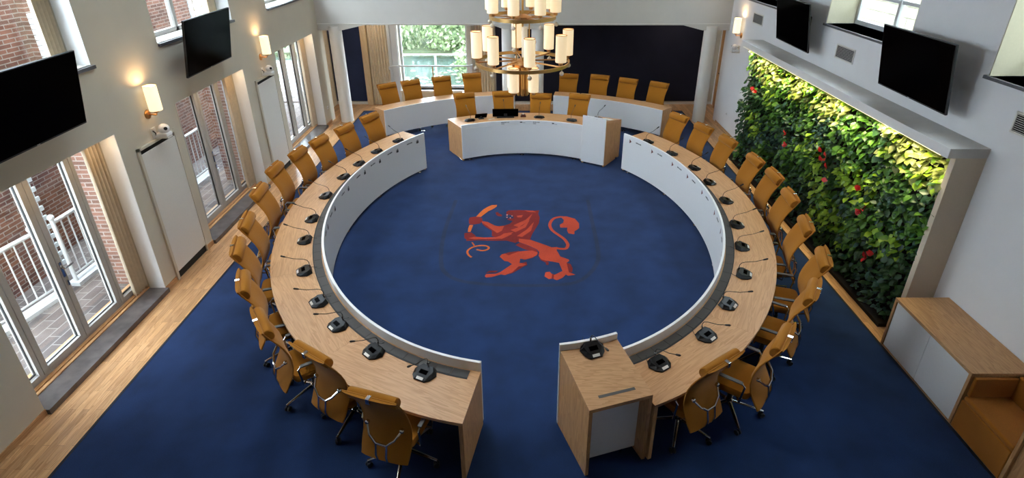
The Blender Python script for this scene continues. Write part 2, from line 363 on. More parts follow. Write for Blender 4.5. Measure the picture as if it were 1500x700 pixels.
# ---------------------------------------------------------------- left garden doors, upper windows
XF=XL-.33
def frame_rect(mb,y0,y1,z0,z1,t,x0,x1):
    mb.box((x0,y0,z0),(x1,y0+t,z1)); mb.box((x0,y1-t,z0),(x1,y1,z1)); mb.box((x0,y0+t,z0),(x1,y1-t,z0+t)); mb.box((x0,y0+t,z1-t),(x1,y1-t,z1))
for i,(a,b) in enumerate(LD):
    d=S(thing('door_%d'%(i+1),(0,0,0)))
    S(MB().box((XF-.1,a+.001,-.008),(XL+.05,b-.001,.06)).build('trim_%d'%(3+i),'stone'),None)
    mb=MB(); frame_rect(mb,a,b,.07,ZD+.02,.05,XF-.07,XF); mb.build('frame','frame',d,.004)
    MB().box((XF,a+.002,.06),(XF+.05,b-.002,.085)).build('threshold','oak_y',d); MB().box((XF+.06,a+.002,.06),(XF+.10,b-.002,.075)).build('threshold','oak_y',d)
    w0=a+.05; W=b-a-.1; sw=.40; lw=(W-2*sw)/2
    spans=[(w0,w0+sw,'sidelight'),(w0+sw,w0+sw+lw,'door_leaf'),(w0+sw+lw,w0+sw+2*lw,'door_leaf'),(w0+sw+2*lw,w0+W,'sidelight')]
    for k,(p,q,nm) in enumerate(spans):
        mb=MB(); frame_rect(mb,p+.003,q-.003,.12,ZD-.04,.075 if nm=='door_leaf' else .055,XF-.075,XF+.01); lf=mb.build(nm,'frame',d,.004)
        t=.07 if nm=='door_leaf' else .05
        MB().box((XF-.045,p+t,.18),(XF-.035,q-t,ZD-.1)).build('glass_pane','glass',lf)
        mb=MB(); frame_rect(mb,p+t,q-t,.185,ZD-.105,.014,XF-.05,XF-.028); mb.build('gasket','blackm',lf)
        if k==2:
            h=MB(); h.box((XF+.01,p+.02,1.0),(XF+.018,p+.055,1.2)); h.tube([(XF+.018,p+.04,1.12),(XF+.06,p+.04,1.12),(XF+.065,p+.16,1.12)],.011); h.box((XF+.01,p+.025,.88),(XF+.03,p+.05,.95)); h.build('handle','chrome',lf)
    tag(pleats(b-.26,b-.01,XF+.03,.09,ZD-.01,.06,4,'y').build('curtain','beige'),['beige curtain bunched at the right edge of the nearest garden door','beige curtain bunched at the right edge of the middle garden door','beige curtain bunched at the right edge of the farthest garden door'][i],'curtain','door curtains')
    if i<2: tag(pleats(b-.24,b-.01,XF+.03,ZW0+.02,ZW1-.02,.06,4,'y').build('curtain','beige'),['beige curtain in the upper window above the nearest garden door','beige curtain in the upper window above the middle garden door'][i],'curtain','door curtains')
    w=S(thing('window_%d'%(2+i)))
    mb=MB(); frame_rect(mb,a,b,ZW0,ZW1,.07,XF-.08,XF); mb.box((XF-.08,(a+b)/2-.04,ZW0),(XF,(a+b)/2+.04,ZW1)); mb.build('frame','frame',w,.004)
    MB().box((XF-.045,a+.06,ZW0+.06),(XF-.035,b-.06,ZW1-.06)).build('glass_pane','glass',w)
    MB().box((XF+.11,b-.008,.06),(XL-.001,b-.0005,ZD-.001)).build('reveal','white',d); MB().box((XF+.11,b-.008,ZW0+.006),(XL-.001,b-.0005,ZW1)).build('reveal','white',w)
    MB().box((XF,a+.001,ZW0-.04),(XL+.035,b+.03,ZW0)).build('sill','slate',w)
    MB().box((XF,a+.001,ZW0),(XL-.02,b-.001,ZW0+.006)).build('sill_board','whitepaint',w)
for i,(a,b) in enumerate(RW):
    w=S(thing('window_%d'%(5+i))); xf=XR+.48
    mb=MB(); frame_rect(mb,a,b,ZW0,ZW1,.07,xf,xf+.07)
    mb.box((xf-.02,(a+b)/2-.03,ZW0),(xf+.05,(a+b)/2+.03,ZW1)); mb.box((xf,a,ZW0+.45),(xf+.05,b,ZW0+.5)); mb.build('frame','rail',w)
    MB().box((xf+.03,a+.05,ZW0+.05),(xf+.04,b-.05,ZW1-.05)).build('glass_pane','glass',w)
    MB().box((XR-.03,a-.04,ZW0-.035),(XR+.02,b+.04,ZW0)).build('sill','slate',w); MB().box((XR+.02,a+.002,ZW0-.035),(xf,b-.002,ZW0)).build('sill_board','ledge',w); MB().box((XR+.003,b-.012,ZW0),(xf,b-.001,ZW1)).build('reveal','cream',w); MB().box((XR+.003,a+.001,ZW0),(xf,a+.012,ZW1)).build('reveal','cream',w)
# cover panels in shallow niches between the doors
for i,(a,b) in enumerate(LN):
    t=thing('cover_panel',(XL,0,0),0,['tall white cover panel between the nearest and middle garden doors','tall white cover panel between the middle and farthest garden doors'][i],'panel','cover panels')
    mb=MB(); mb.box((0,a,.0),(.03,a+.05,2.10)); mb.box((0,b-.02,.0),(.03,b,2.10)); mb.box((0,a,2.06),(.03,b,2.10)); mb.build('frame','wall_l',t,.003)
    MB().box((0.0,a+.06,.12),(.022,b-.02,2.0)).build('panel','whitepaint',t)
    MB().box((0.0,a+.05,2.0),(.008,b-.02,2.06)).build('slot','dark',t); MB().box((0.0,a+.05,.0),(.006,b-.02,.12)).build('floor_gap','dark',t)
# ---------------------------------------------------------------- outside
S(MB().box((-12,-2,-.15),(-5.42,16.5,-.05)).build('terrace','pave'))
def brickwall(y0,y1,x=-7.35,z1=4.4):
    o=MB().box((x-.25,y0,-.05),(x,y1,z1)).build('wall_outside','brick'); S(o); return o
brickwall(5.2,7.35,-7.35,5.2); brickwall(7.35,8.7,-7.6,5.2); brickwall(8.7,13.2,-7.5,4.9); brickwall(13.2,16.4,-7.5,2.5); 

for k,(y,x) in enumerate(((7.37,-7.33),(8.72,-7.48),(5.2,-7.33),(13.0,-7.48))):  # white toothed strips that paint sun glare along the brick edges
    mb=MB()
    for j in range(46):
        w_=.10 if j%2 else .16
        mb.box((x-.02,y-.02,-.05+j*.08),(x+.012,y+w_,.02+j*.08))
    S(mb.build('wall_toothing','toothing'))
for k,y in enumerate((7.2,11.0)):   # brick piers between the doors
    S(MB().box((-6.3,y-.25,-.05),(-5.69,y+.25,3.2)).build('wall_pier','brickx'))
def railing(p,q,label):
    t=thing('terrace_railing',(p[0],p[1],-.05),0,label,'railing','terrace railings')
    d=Vector((q[0]-p[0],q[1]-p[1],0)); L=d.length; d.normalize(); n=max(2,int(L/.13))
    MB().box((-.09,-.06,0),(.09,L+.06,.06)).build('plinth','rail',t)
    MB().tube([(0,0,1.05),(0,L,1.05)],.03,10).build('top_rail','rail',t); MB().tube([(0,0,.16),(0,L,.16)],.015,8).build('bottom_rail','rail',t)
    for e in (0,L): 
        mb=MB(); mb.tube([(0,e,.06),(0,e,1.1)],.028,10); mb.ball((0,e,1.13),.045); mb.build('post','rail',t)
    for i in range(1,n):
        MB().tube([(0,L*i/n,.16),(0,L*i/n,1.05)],.011,6).build('baluster','rail',t)
    t.rotation_euler=(0,0,math.atan2(-d.x,d.y)); return t
railing((-7.0,5.0),(-6.75,6.62),'white terrace railing outside the nearest door, left one')
railing((-6.72,6.95),(-6.7,8.3),'white terrace railing outside the nearest door, right one')
railing((-6.8,9.0),(-6.8,11.2),'white terrace railing outside the middle garden door')
railing((-6.8,12.4),(-6.8,14.6),'white terrace railing outside the farthest garden door')
S(MB().box((8.0,-2,-1),(8.3,20,7)).build('wall_neighbour','facade'))
# pond garden
S(MB().box((-14,16.9,-.9),(10,26.5,-.8)).build('pond','pond')); S(MB().box((-40,26.5,-1),(40,80,-.6)).build('lawn','grass')); S(MB().box((-12,16.45,-.3),(8,17.6,-.02)).build('quay','pave'))
t=thing('glass_balustrade',(0,17.4,-.02),0,'glass balustrade with white top rail outside the pond window','balustrade')
MB().box((-4.6,-.006,.1),(-.6,.006,1.18)).build('glass_sheet','glass',t); MB().tube([(-4.6,0,1.22),(-.6,0,1.22)],.03,8).build('top_rail','rail',t)
for x in (-4.6,-2.75,-.6): MB().box((x-.03,-.03,0),(x+.03,.03,1.2)).build('post','rail',t)
mb=MB(); rr=random.Random(3)
for k in range(170):
    x=rr.uniform(-7,-1.5); y=rr.uniform(18.2,24); r=rr.uniform(.05,.16)
    mb.lathe([(r*.99,-.795),(r,-.785)],(x,y,0),9)
tag(mb.build('lily_pads','lily'),'pale lily pads scattered over the pond outside','water plants',None,'stuff')
def tree(x,y,z,h,rad,n,mat,label,seed,droop=0.):
    rr=random.Random(seed); t=thing('garden_tree',(x,y,z),0,label,'tree','trees beyond the pond')
    mb=MB(); mb.tube([(0,0,-.2),(.1,0,h*.3),(0,.1,h*.6)],[.16,.12,.05],8)
    for k in range(7):
        a=rr.uniform(0,2*PI); mb.tube([(0,0,h*rr.uniform(.2,.5)),(rad*.6*math.cos(a),rad*.6*math.sin(a),h*rr.uniform(.55,.85))],[.05,.015],5)
    mb.build('trunk','bark',t)
    mb=MB(); mb.mi=0
    for k in range(n):
        u=rr.uniform(-1,1); a=rr.uniform(0,2*PI); q=(rr.random()**.4)*(1+.25*math.sin(5*a)*math.cos(4*u)); s_=math.sqrt(1-u*u)
        c=Vector((rad*q*s_*math.cos(a),rad*q*s_*math.sin(a),max(.05,h*.24+h*.5*q*u)))
        L=rr.uniform(.14,.32); d=Vector((rr.uniform(-1,1),rr.uniform(-1,1),rr.uniform(-1,.6)-droop)).normalized(); sd=d.cross(Vector((rr.uniform(-1,1),rr.uniform(-1,1),rr.uniform(-1,1)))).normalized()*L*.3
        mb.mi=rr.choice((0,0,0,1,2)); mb.add([c,c+d*L*.5+sd,c+d*L,c+d*L*.5-sd],[(0,1,2,3)])
    mb.build('crown',mat,t)
tree(-2.6,28.3,-.6,6.0,2.6,6800,['tree0','tree1','tree2'],'broad pale green bush tree in the middle of the pond window',1)
tree(-6.8,28.2,-.6,6.4,1.9,4400,['tree1','tree2','tree0'],'drooping pale willow at the left of the pond window',2,1.6)
tree(.4,29.3,-.6,6.2,2.4,3600,['tree2','tree0','tree1'],'deeper green tree at the right of the pond window',3)
tree(-4.8,34.0,-.6,8.5,4.2,6000,['tree2','tree2','tree0'],'large darker tree standing farthest behind the pond',4)
tree(-2.0,22.6,-.85,2.0,.8,1100,['tree0','tree1','tree2'],'low rounded waterside shrub at the lower right of the pond window',5)
tree(-11.5,19.5,-1.,9.,2.8,2600,['tree0','tree2','tree1'],'green tree behind the brick wall, seen through the upper window above the middle garden door',6)
# ---------------------------------------------------------------- carpet with the emblem
tag(MB().box((-4.58,-2.2,-.008),(4.54,15.42,0)).build('carpet','carpet'),'dark blue carpet covering the middle of the oak floor','carpet'); carpet=bpy.data.objects['carpet']
mb=MB()
for a,b in (((-4.61,-2.2),(-4.58,15.45)),((4.54,-2.2),(4.57,15.45)),((-4.58,15.42),(4.54,15.45))): mb.box((a[0],a[1],-.008),(b[0],b[1],.003))
mb.build('edge_binding','binding',carpet)
LION=[(2,[(-0.87,8.992),(-0.816,9.141),(-0.76,9.271),(-0.678,9.391),(-0.604,9.46),(-0.504,9.469),(-0.512,9.391),(-0.584,9.283),(-0.657,9.211),(-0.716,9.106),(-0.783,8.98)]),(2,[(-0.961,8.682),(-0.898,8.672),(-0.916,8.513),(-0.924,8.431),(-0.97,8.431),(-0.976,8.555)]),(2,[(-0.879,8.077),(-0.857,8.081),(-0.81,7.977),(-0.829,7.955)]),(0,[(-0.981,8.969),(-0.87,8.992),(-0.76,8.946),(-0.74,8.813),(-0.787,8.726),(-0.92,8.693),(-0.975,8.726),(-0.994,8.879)]),(1,[(-0.751,8.824),(-0.643,8.787),(-0.511,8.657),(-0.426,8.623),(-0.344,8.644),(-0.379,8.472),(-0.458,8.39),(-0.545,8.503),(-0.657,8.661),(-0.747,8.758)]),(0,[(-0.747,8.758),(-0.657,8.661),(-0.545,8.513),(-0.441,8.472),(-0.432,8.269),(-0.544,8.289),(-0.553,8.472),(-0.664,8.597),(-0.733,8.704)]),(0,[(-1.027,8.39),(-0.907,8.41),(-0.828,8.309),(-0.82,8.21),(-0.926,8.161),(-1.01,8.21)]),(1,[(-0.943,8.213),(-0.842,8.264),(-0.665,8.236),(-0.478,8.247),(-0.387,8.305),(-0.248,8.412),(-0.199,8.352),(-0.36,8.201),(-0.476,8.194),(-0.662,8.19),(-0.836,8.178)]),(0,[(-0.979,8.224),(-0.942,8.201),(-0.777,8.172),(-0.476,8.19),(-0.315,8.259),(-0.197,8.259),(-0.125,8.054),(-0.288,8.133),(-0.473,8.126),(-0.775,8.14),(-0.97,8.122)]),(0,[(-0.323,9.178),(-0.28,9.238),(-0.088,9.255),(0.023,9.247),(0.186,9.23),(0.297,9.244),(0.272,9.113),(0.296,8.953),(0.273,8.733),(0.218,8.561),(0.152,8.357),(0.11,8.167),(-0.01,8.133),(-0.136,8.077),(-0.253,8.122),(-0.43,8.213),(-0.544,8.289),(-0.555,8.503),(-0.447,8.64),(-0.344,8.66),(-0.242,8.726),(-0.191,8.825),(-0.298,8.879),(-0.272,8.937),(-0.181,8.924),(-0.187,9.029),(-0.314,9.094)]),(1,[(-0.181,8.668),(0.039,8.872),(0.167,9.11),(0.088,8.82),(-0.083,8.593)]),(1,[(-0.226,8.496),(-0.022,8.643),(0.114,8.872),(0.038,8.593),(-0.141,8.424)]),(1,[(-0.116,8.282),(0.062,8.52),(0.187,8.794),(0.133,8.472),(-0.022,8.259)]),(1,[(-0.124,9.029),(-0.011,9.056),(-0.035,8.963),(-0.111,8.963)]),(1,[(-0.453,8.213),(-0.342,8.376),(-0.177,8.424),(-0.268,8.282),(-0.371,8.19)]),(1,[(0.015,9.238),(0.181,9.225),(0.244,9.164),(0.104,9.178)]),(0,[(-0.523,9.153),(-0.48,9.176),(-0.457,9.125),(-0.395,9.06),(-0.403,8.996),(-0.463,9.014),(-0.502,9.055)]),(4,[(-0.319,9.072),(-0.292,9.083),(-0.289,9.037),(-0.313,9.033)]),(4,[(-0.317,8.98),(-0.29,8.987),(-0.291,8.951),(-0.312,8.946)]),(4,[(-0.252,8.958),(-0.23,8.958),(-0.235,8.919),(-0.25,8.924)]),(4,[(-0.221,9.037),(-0.199,9.03),(-0.204,8.996),(-0.219,9.003)]),(1,[(-0.08,8.197),(0.119,8.158),(0.372,7.986),(0.467,7.912),(0.558,7.923),(0.59,7.89),(0.542,7.836),(0.597,7.627),(0.723,7.546),(0.731,7.506),(0.683,7.446),(0.701,7.178),(0.747,7.15),(0.796,7.113),(0.679,7.085),(0.65,7.122),(0.592,7.031),(0.506,6.968),(0.456,6.995),(0.466,7.104),(0.604,7.215),(0.58,7.349),(0.564,7.446),(0.447,7.486),(0.361,7.506),(0.286,7.546),(0.245,7.648),(0.259,7.773),(0.216,7.858),(0.093,7.966),(-0.079,8.088)]),(0,[(-0.056,8.066),(0.093,7.955),(0.216,7.847),(0.236,7.752),(0.125,7.794),(0.013,7.858),(-0.135,7.988)]),(0,[(0.35,7.815),(0.429,7.815),(0.513,7.71),(0.518,7.587),(0.394,7.526),(0.287,7.587),(0.301,7.689)]),(0,[(0.683,7.446),(0.745,7.407),(0.768,7.291),(0.749,7.178),(0.701,7.178)]),(0,[(0.255,7.607),(0.361,7.506),(0.403,7.466),(0.389,7.378),(0.357,7.388),(0.354,7.456),(0.274,7.526)]),(1,[(0.338,7.178),(0.402,7.196),(0.441,7.122),(0.426,7.013),(0.383,6.995),(0.319,7.067)]),(0,[(0.431,7.14),(0.472,7.122),(0.457,7.013),(0.43,6.995)]),(1,[(-0.384,7.627),(-0.353,7.699),(-0.299,7.72),(-0.242,7.668),(-0.077,7.783),(0.035,7.804),(0.148,7.815),(0.236,7.752),(0.212,7.668),(0.145,7.607),(0.035,7.546),(-0.053,7.566),(-0.063,7.446),(0.045,7.407),(-0.009,7.349),(-0.073,7.349),(-0.177,7.178),(-0.28,7.104),(-0.344,7.122),(-0.486,7.049),(-0.569,7.04),(-0.592,7.076),(-0.574,7.131),(-0.428,7.14),(-0.356,7.187),(-0.181,7.407),(-0.248,7.486),(-0.303,7.496)]),(0,[(-0.321,7.714),(-0.233,7.762),(-0.077,7.804),(-0.076,7.752),(-0.208,7.668),(-0.252,7.627)]),(0,[(0.092,7.815),(0.204,7.826),(0.235,7.71),(0.144,7.587),(-0.009,7.526),(0.057,7.668)]),(0,[(-0.063,7.427),(0.045,7.476),(0.061,7.388),(-0.009,7.329),(-0.156,7.168),(-0.239,7.113),(-0.157,7.215),(-0.073,7.339)]),(0,[(-0.585,7.14),(-0.537,7.215),(-0.39,7.225),(-0.43,7.178),(-0.545,7.168)]),(1,[(0.667,9.01),(0.796,8.999),(0.938,8.909),(0.997,8.733),(0.982,8.562),(0.935,8.499),(0.891,8.458),(0.881,8.346),(0.782,8.376),(0.764,8.479),(0.777,8.583),(0.652,8.583),(0.648,8.69),(0.715,8.754),(0.733,8.864),(0.705,8.931)]),(0,[(0.729,8.798),(0.785,8.842),(0.789,8.754),(0.719,8.647),(0.659,8.604),(0.653,8.679)]),(0,[(0.806,8.417),(0.837,8.562),(0.882,8.604),(0.875,8.397)])]
LINES=[(2,0.034,[(-0.834,7.607),(-0.848,7.621),(-0.867,7.642),(-0.886,7.668),(-0.901,7.7),(-0.914,7.736),(-0.921,7.773),(-0.917,7.806),(-0.907,7.838),(-0.89,7.869),(-0.867,7.897),(-0.838,7.923),(-0.806,7.944),(-0.773,7.959),(-0.739,7.968),(-0.705,7.973),(-0.672,7.972),(-0.64,7.966),(-0.613,7.955),(-0.593,7.939),(-0.579,7.918),(-0.573,7.897),(-0.577,7.876),(-0.589,7.854),(-0.606,7.836),(-0.627,7.823),(-0.654,7.814),(-0.683,7.811),(-0.716,7.82),(-0.75,7.835),(-0.775,7.847)]),(1,0.055,[(0.567,7.879),(0.588,7.875),(0.617,7.869),(0.645,7.866),(0.666,7.866),(0.685,7.868),(0.702,7.879),(0.718,7.903),(0.73,7.935),(0.739,7.966),(0.743,7.99),(0.743,8.012),(0.738,8.041),(0.728,8.082),(0.715,8.129),(0.697,8.176),(0.676,8.217),(0.652,8.256),(0.625,8.296),(0.597,8.336),(0.568,8.375),(0.541,8.416),(0.519,8.457),(0.499,8.497),(0.485,8.542),(0.475,8.589),(0.47,8.639),(0.47,8.69),(0.478,8.742),(0.492,8.795),(0.509,8.843),(0.528,8.882),(0.55,8.914),(0.577,8.942),(0.616,8.962),(0.659,8.977),(0.691,8.987)]),(3,0.07,[(-1.314,9.678),(-1.335,9.345),(-1.364,8.874),(-1.379,8.424),(-1.37,8.07),(-1.346,7.75),(-1.313,7.486),(-1.277,7.317),(-1.234,7.212),(-1.17,7.122),(-1.092,7.04),(-0.996,6.976),(-0.859,6.923),(-0.671,6.882),(-0.446,6.854),(-0.201,6.836),(0.058,6.829),(0.329,6.834),(0.561,6.853),(0.707,6.883),(0.807,6.927),(0.9,7.002),(0.996,7.116),(1.082,7.258),(1.151,7.407),(1.191,7.526),(1.213,7.647),(1.228,7.836),(1.237,8.133),(1.238,8.494),(1.239,8.846),(1.244,9.164),(1.248,9.463),(1.252,9.678)])]

mb=MB()
def tri_poly(pts,z):
    from mathutils.geometry import tessellate_polygon
    vs=[Vector((x,y,0)) for x,y in pts]; tr=tessellate_polygon([vs])
    fs=[]
    for a,b,c in tr:
        n=(vs[b]-vs[a]).cross(vs[c]-vs[a]); fs.append((a,b,c) if n.z>0 else (a,c,b))
    mb.add([(x,y,z) for x,y in pts],fs)
for k,(m,p) in enumerate(LION): mb.mi=m; tri_poly(p,.0015+.0003*(m if m<3 else 3)+.00002*k)
for m,w,p in LINES:
    mb.mi=m; P=[Vector((x,y)) for x,y in p]; L=[];Rr=[]
    for i in range(len(P)):
        d=(P[min(i+1,len(P)-1)]-P[max(i-1,0)]).normalized(); nn=Vector((-d.y,d.x))*w/2; L.append(P[i]+nn); Rr.append(P[i]-nn)
    z=.0028 if m!=3 else .0012
    vs=[(q.x,q.y,z) for q in L]+[(q.x,q.y,z) for q in Rr]; k=len(P)
    mb.add(vs,[(i,k+i,k+i+1,i+1) for i in range(k-1)])
e=mb.build('lion_emblem',['emb0','emb1','emb2','emb3','emb4'],carpet); e['label']='red heraldic lion with a bow woven into the blue carpet'
# ---------------------------------------------------------------- curved council desks
EA,EB,EY=3.0353,3.9883,8.2691
def ell(deg,off=0.):
    t=R(deg); x=EA*math.cos(t); y=EB*math.sin(t); n=Vector((x/EA**2,y/EB**2)).normalized()
    return Vector((x,EY+y))+n*off
def elln(deg):
    t=R(deg); return Vector((math.cos(t)/EA,math.sin(t)/EB)).normalized()
def band(mb,fn,a0,a1,o0,o1,z0,z1,n,M2=None):
    """curved bar between two offsets; fn(angle,offset)->xy"""
    vs=[]
    for i in range(n+1):
        a=a0+(a1-a0)*i/n
        p=fn(a,o0); q=fn(a,o1)
        for v in ((p.x,p.y,z0),(q.x,q.y,z0),(q.x,q.y,z1),(p.x,p.y,z1)):
            v=Vector(v)
            if M2 is not None: v=M2@v
            vs.append(v)
    fs=[]; flip=(a1>a0)
    for i in range(n):
        for j in range(4):
            f=(i*4+j,i*4+(j+1)%4,(i+1)*4+(j+1)%4,(i+1)*4+j); fs.append(f if not flip else f[::-1])
    c0=(0,1,2,3);c1=(n*4,n*4+1,n*4+2,n*4+3); fs+= [c0[::-1] if not flip else c0, c1 if not flip else c1[::-1]]
    mb.add(vs,fs)
def local_part(parent,name,mat,fn,a0,a1,o0,o1,z0,z1,n,bevel=.0,normal=None):
    am=(a0+a1)/2; c=fn(am,(o0+o1)/2); d=fn(am+.5,0)-fn(am-.5,0); th=math.atan2(d.y,d.x)
    pl=Vector((parent.location.x,parent.location.y))
    W=Matrix.Translation((c.x,c.y,0))@Matrix.Rotation(th,4,'Z'); mb=MB(); mb.smooth=False
    band(mb,fn,a0,a1,o0,o1,z0,z1,n,W.inverted())
    o=mb.build(name,mat,parent,bevel); o.location=(c.x-pl.x,c.y-pl.y,0); o.rotation_euler=(0,0,th); 
    for p in o.data.polygons: p.use_smooth=True
    o.data.set_sharp_from_angle(angle=R(30)); return o
def desk(name,label,a0,a1,fn,depth,ztop,rim,panels,zlow=.05,ends=(True,True),tray=None,rimt=.032,feet=5,tk=.036):
    c=fn((a0+a1)/2,0); t=thing(name,(c.x,c.y,0),0,label,'desk')
    da=(a1-a0)/panels; 
    local_part(t,'front_panel','white',fn,a0,a1,0,rimt,zlow,rim,64,.004)
    for i in range(panels):
        local_part(t,'tabletop','oak_t',fn,a0+da*i,a0+da*(i+1),rimt+.001,depth,ztop-tk,ztop,16,.002)
    for k,(a,s) in enumerate(((a0,1),(a1,-1))):
        if not ends[k]: continue
        p=fn(a,rimt); q=fn(a,depth); d=(q-p).normalized(); nn=Vector((-d.y,d.x)); 
        inn=fn(a+(a1-a0)*.01*s,(rimt+depth)/2)-(p+q)/2
        if nn.dot(inn)<0: nn=-nn
        W=Matrix(((d.x,nn.x,0,0),(d.y,nn.y,0,0),(0,0,1,0),(0,0,0,1)))
        L=(q-p).length; mb=MB(); mb.box((.002,0,0.012),(L,.042,ztop-tk-.001))
        if W.determinant()<0: mb.f=[f[::-1] for f in mb.f]
        o=mb.build('end_panel','oak_v',t,.002); o.matrix_local=Matrix.Translation((p.x-c.x,p.y-c.y,0))@W
    if tray:
        ta0,ta1,nf=tray; mb=MB(); 
        local_part(t,'tray_edge','blackm',fn,ta0,ta1,.150,.166,ztop+.0005,ztop+.004,60)
        for i in range(nf):
            g=(ta1-ta0)/nf; local_part(t,'cable_flap','tray',fn,ta0+g*i+g*.01,ta0+g*(i+1)-g*.01,.05,.149,ztop+.0005,ztop+.006,6)
    for i in range(feet):
        a=a0+(a1-a0)*(i+.15)/(feet-.7); p=fn(a,.05); mb=MB(); mb.box((-.045,-.03,0),(.045,.03,.012)); mb.box((-.015,-.015,.012),(.015,.015,zlow+.03))
        o=mb.build('foot','chrome',t); o.location=(p.x-c.x,p.y-c.y,0); o.rotation_euler=(0,0,math.atan2(elln(a).y,elln(a).x) if fn is ell else 0)
    return t
A_L0,A_L1=133.9,261.95   # left desk, far end to near end
A_R0,A_R1=45.6,-71.6     # right desk, far end to near end
ZT_=.745; RIM=.856
DL=desk('curved_desk','long curved oak desk with white front along the left side',A_L0,A_L1,ell,.70,ZT_,RIM,5,tray=(143,260.,36),ends=(True,True),feet=7)
DR=desk('curved_desk','long curved oak desk with white front along the right side',A_R0,A_R1,ell,.70,ZT_,RIM,5,tray=(40,-71.,32),ends=(True,True),feet=7)
DL['group']=DR['group']='curved council desks'
# small name strips and party marks on the inner faces
MICL=[142.2,151.8,160.7,169.0,179.3,190.1,198.8,210.2,221.4,230.0,240.6,252.0]
MICR=[37.4,26.9,16.4,7.8,-1.8,-12.6,-21.3,-31.0,-42.0,-52.5,-64.7]
def marks(t,angs,sgn,mat2):
    c=t.location; rr=random.Random(5)
    for i,a in enumerate(angs):
        am=a-sgn*1.2
        # lettering strip: a row of tiny dark strokes
        p=ell(am,-.0015); n=elln(am); th=math.atan2(-n.y,-n.x)+PI/2
        mb=MB(); x=-.075; W=Matrix.Rotation(th,4,'Z')
        while x<.075:
            w_=rr.choice((.006,.009,.004,.011)); h=rr.choice((.020,.020,.027)); mb.box((x,-.0008,0),(x+w_,.0008,h)); x+=w_+rr.choice((.003,.003,.010))
        o=mb.build('name_strip','label',t); o.location=(p.x-c.x,p.y-c.y,.745); o.rotation_euler=(0,0,th)
        b=a-sgn*4.9; p=ell(b,-.0015); n=elln(b); th=math.atan2(-n.y,-n.x)+PI/2
        mb=MB()
        if sgn>0:
            mb.box((-.032,-.0008,-.045),(.032,.0008,.008)); mb.box((-.018,-.0008,.016),(.026,.0008,.030))
        else:
            mb.add([(-.026,-.0008,-.045),(.032,-.0008,.0),(-.026,-.0008,.045),(-.026,.0008,-.045),(.032,.0008,.0),(-.026,.0008,.045)],[(0,1,2),(5,4,3),(0,3,4,1),(1,4,5,2),(2,5,3,0)])
        o=mb.build('party_mark',mat2,t); o.location=(p.x-c.x,p.y-c.y,.735); o.rotation_euler=(0,0,th)
marks(DL,MICL,1,'label'); marks(DR,MICR,-1,'markred')
# president's desk: arc round (-.02, 9.33)
def pres(a,off=0.): t=R(a); return Vector((-.02+(2.66+off)*math.cos(t),9.33+(2.66+off)*math.sin(t)))
DP=desk('presidium_desk',"shorter curved oak desk with white front and four seats, facing the ring's open far end",120.3,60.4,pres,.78,.79,.856,3,zlow=.06,ends=(True,True),feet=3,tk=.05)
mb=MB(); band(mb,pres,120.2,60.5,-.004,0.001,.755,.761,48)  # thin raised off-white line across the front panel
o=mb.build('shadow_line','whitepaint',DP); o.location=(-DP.location.x,-DP.location.y,0)
for sx in (1,):
    p=pres(120.0,.05); q=pres(120.0,.72); mb=MB(); mb.tube([(p.x,p.y,.02),(q.x,q.y,.02)],.018,8,flat=.6); o=mb.build('foot_bar','chrome',DP); o.location=(-DP.location.x,-DP.location.y,0)
for k,(a,w_) in enumerate(((98.5,.18),(90.6,.06),(83.4,.14),(75,.06))):
    p=pres(a,-.0045); th=R(a)-PI/2; mb=MB(); x=-w_/2; rr=random.Random(k)
    if w_>.1:
        while x<w_/2:
            ww=rr.choice((.008,.011,.006)); mb.box((x,-.0008,.0),(x+ww,.0008,.018)); x+=ww+rr.choice((.003,.004,.010))
        mb.box((-w_/2,-.0008,-.03),(-w_/2+.07,.0008,-.02)); nm='name_strip'
    else: mb.box((-.03,-.0008,-.008),(.02,.0008,.016)); mb.box((.025,-.0008,-.012),(.09,.0008,-.006)); nm='party_mark'
    o=mb.build(nm,'label',DP); o.location=(p.x-DP.location.x,p.y-DP.location.y,.81); o.rotation_euler=(0,0,th)
# rear desks: arc round (0, 9.58)
def rear(a,off=0.): t=R(a); return Vector(((4.83+off)*math.cos(t),9.58+(4.83+off)*math.sin(t)))
desk('rear_desk','curved oak desk with white front behind the presidium, left half below the pond window',134.6,99.4,rear,.43,.755,.762,3,zlow=.12,ends=(True,True),feet=4,rimt=.025)['group']='rear row desks'
desk('rear_desk','curved oak desk with white front behind the presidium, right half before the black wall panel',80.6,45.6,rear,.43,.755,.762,3,zlow=.12,ends=(True,True),feet=4,rimt=.025)['group']='rear row desks'
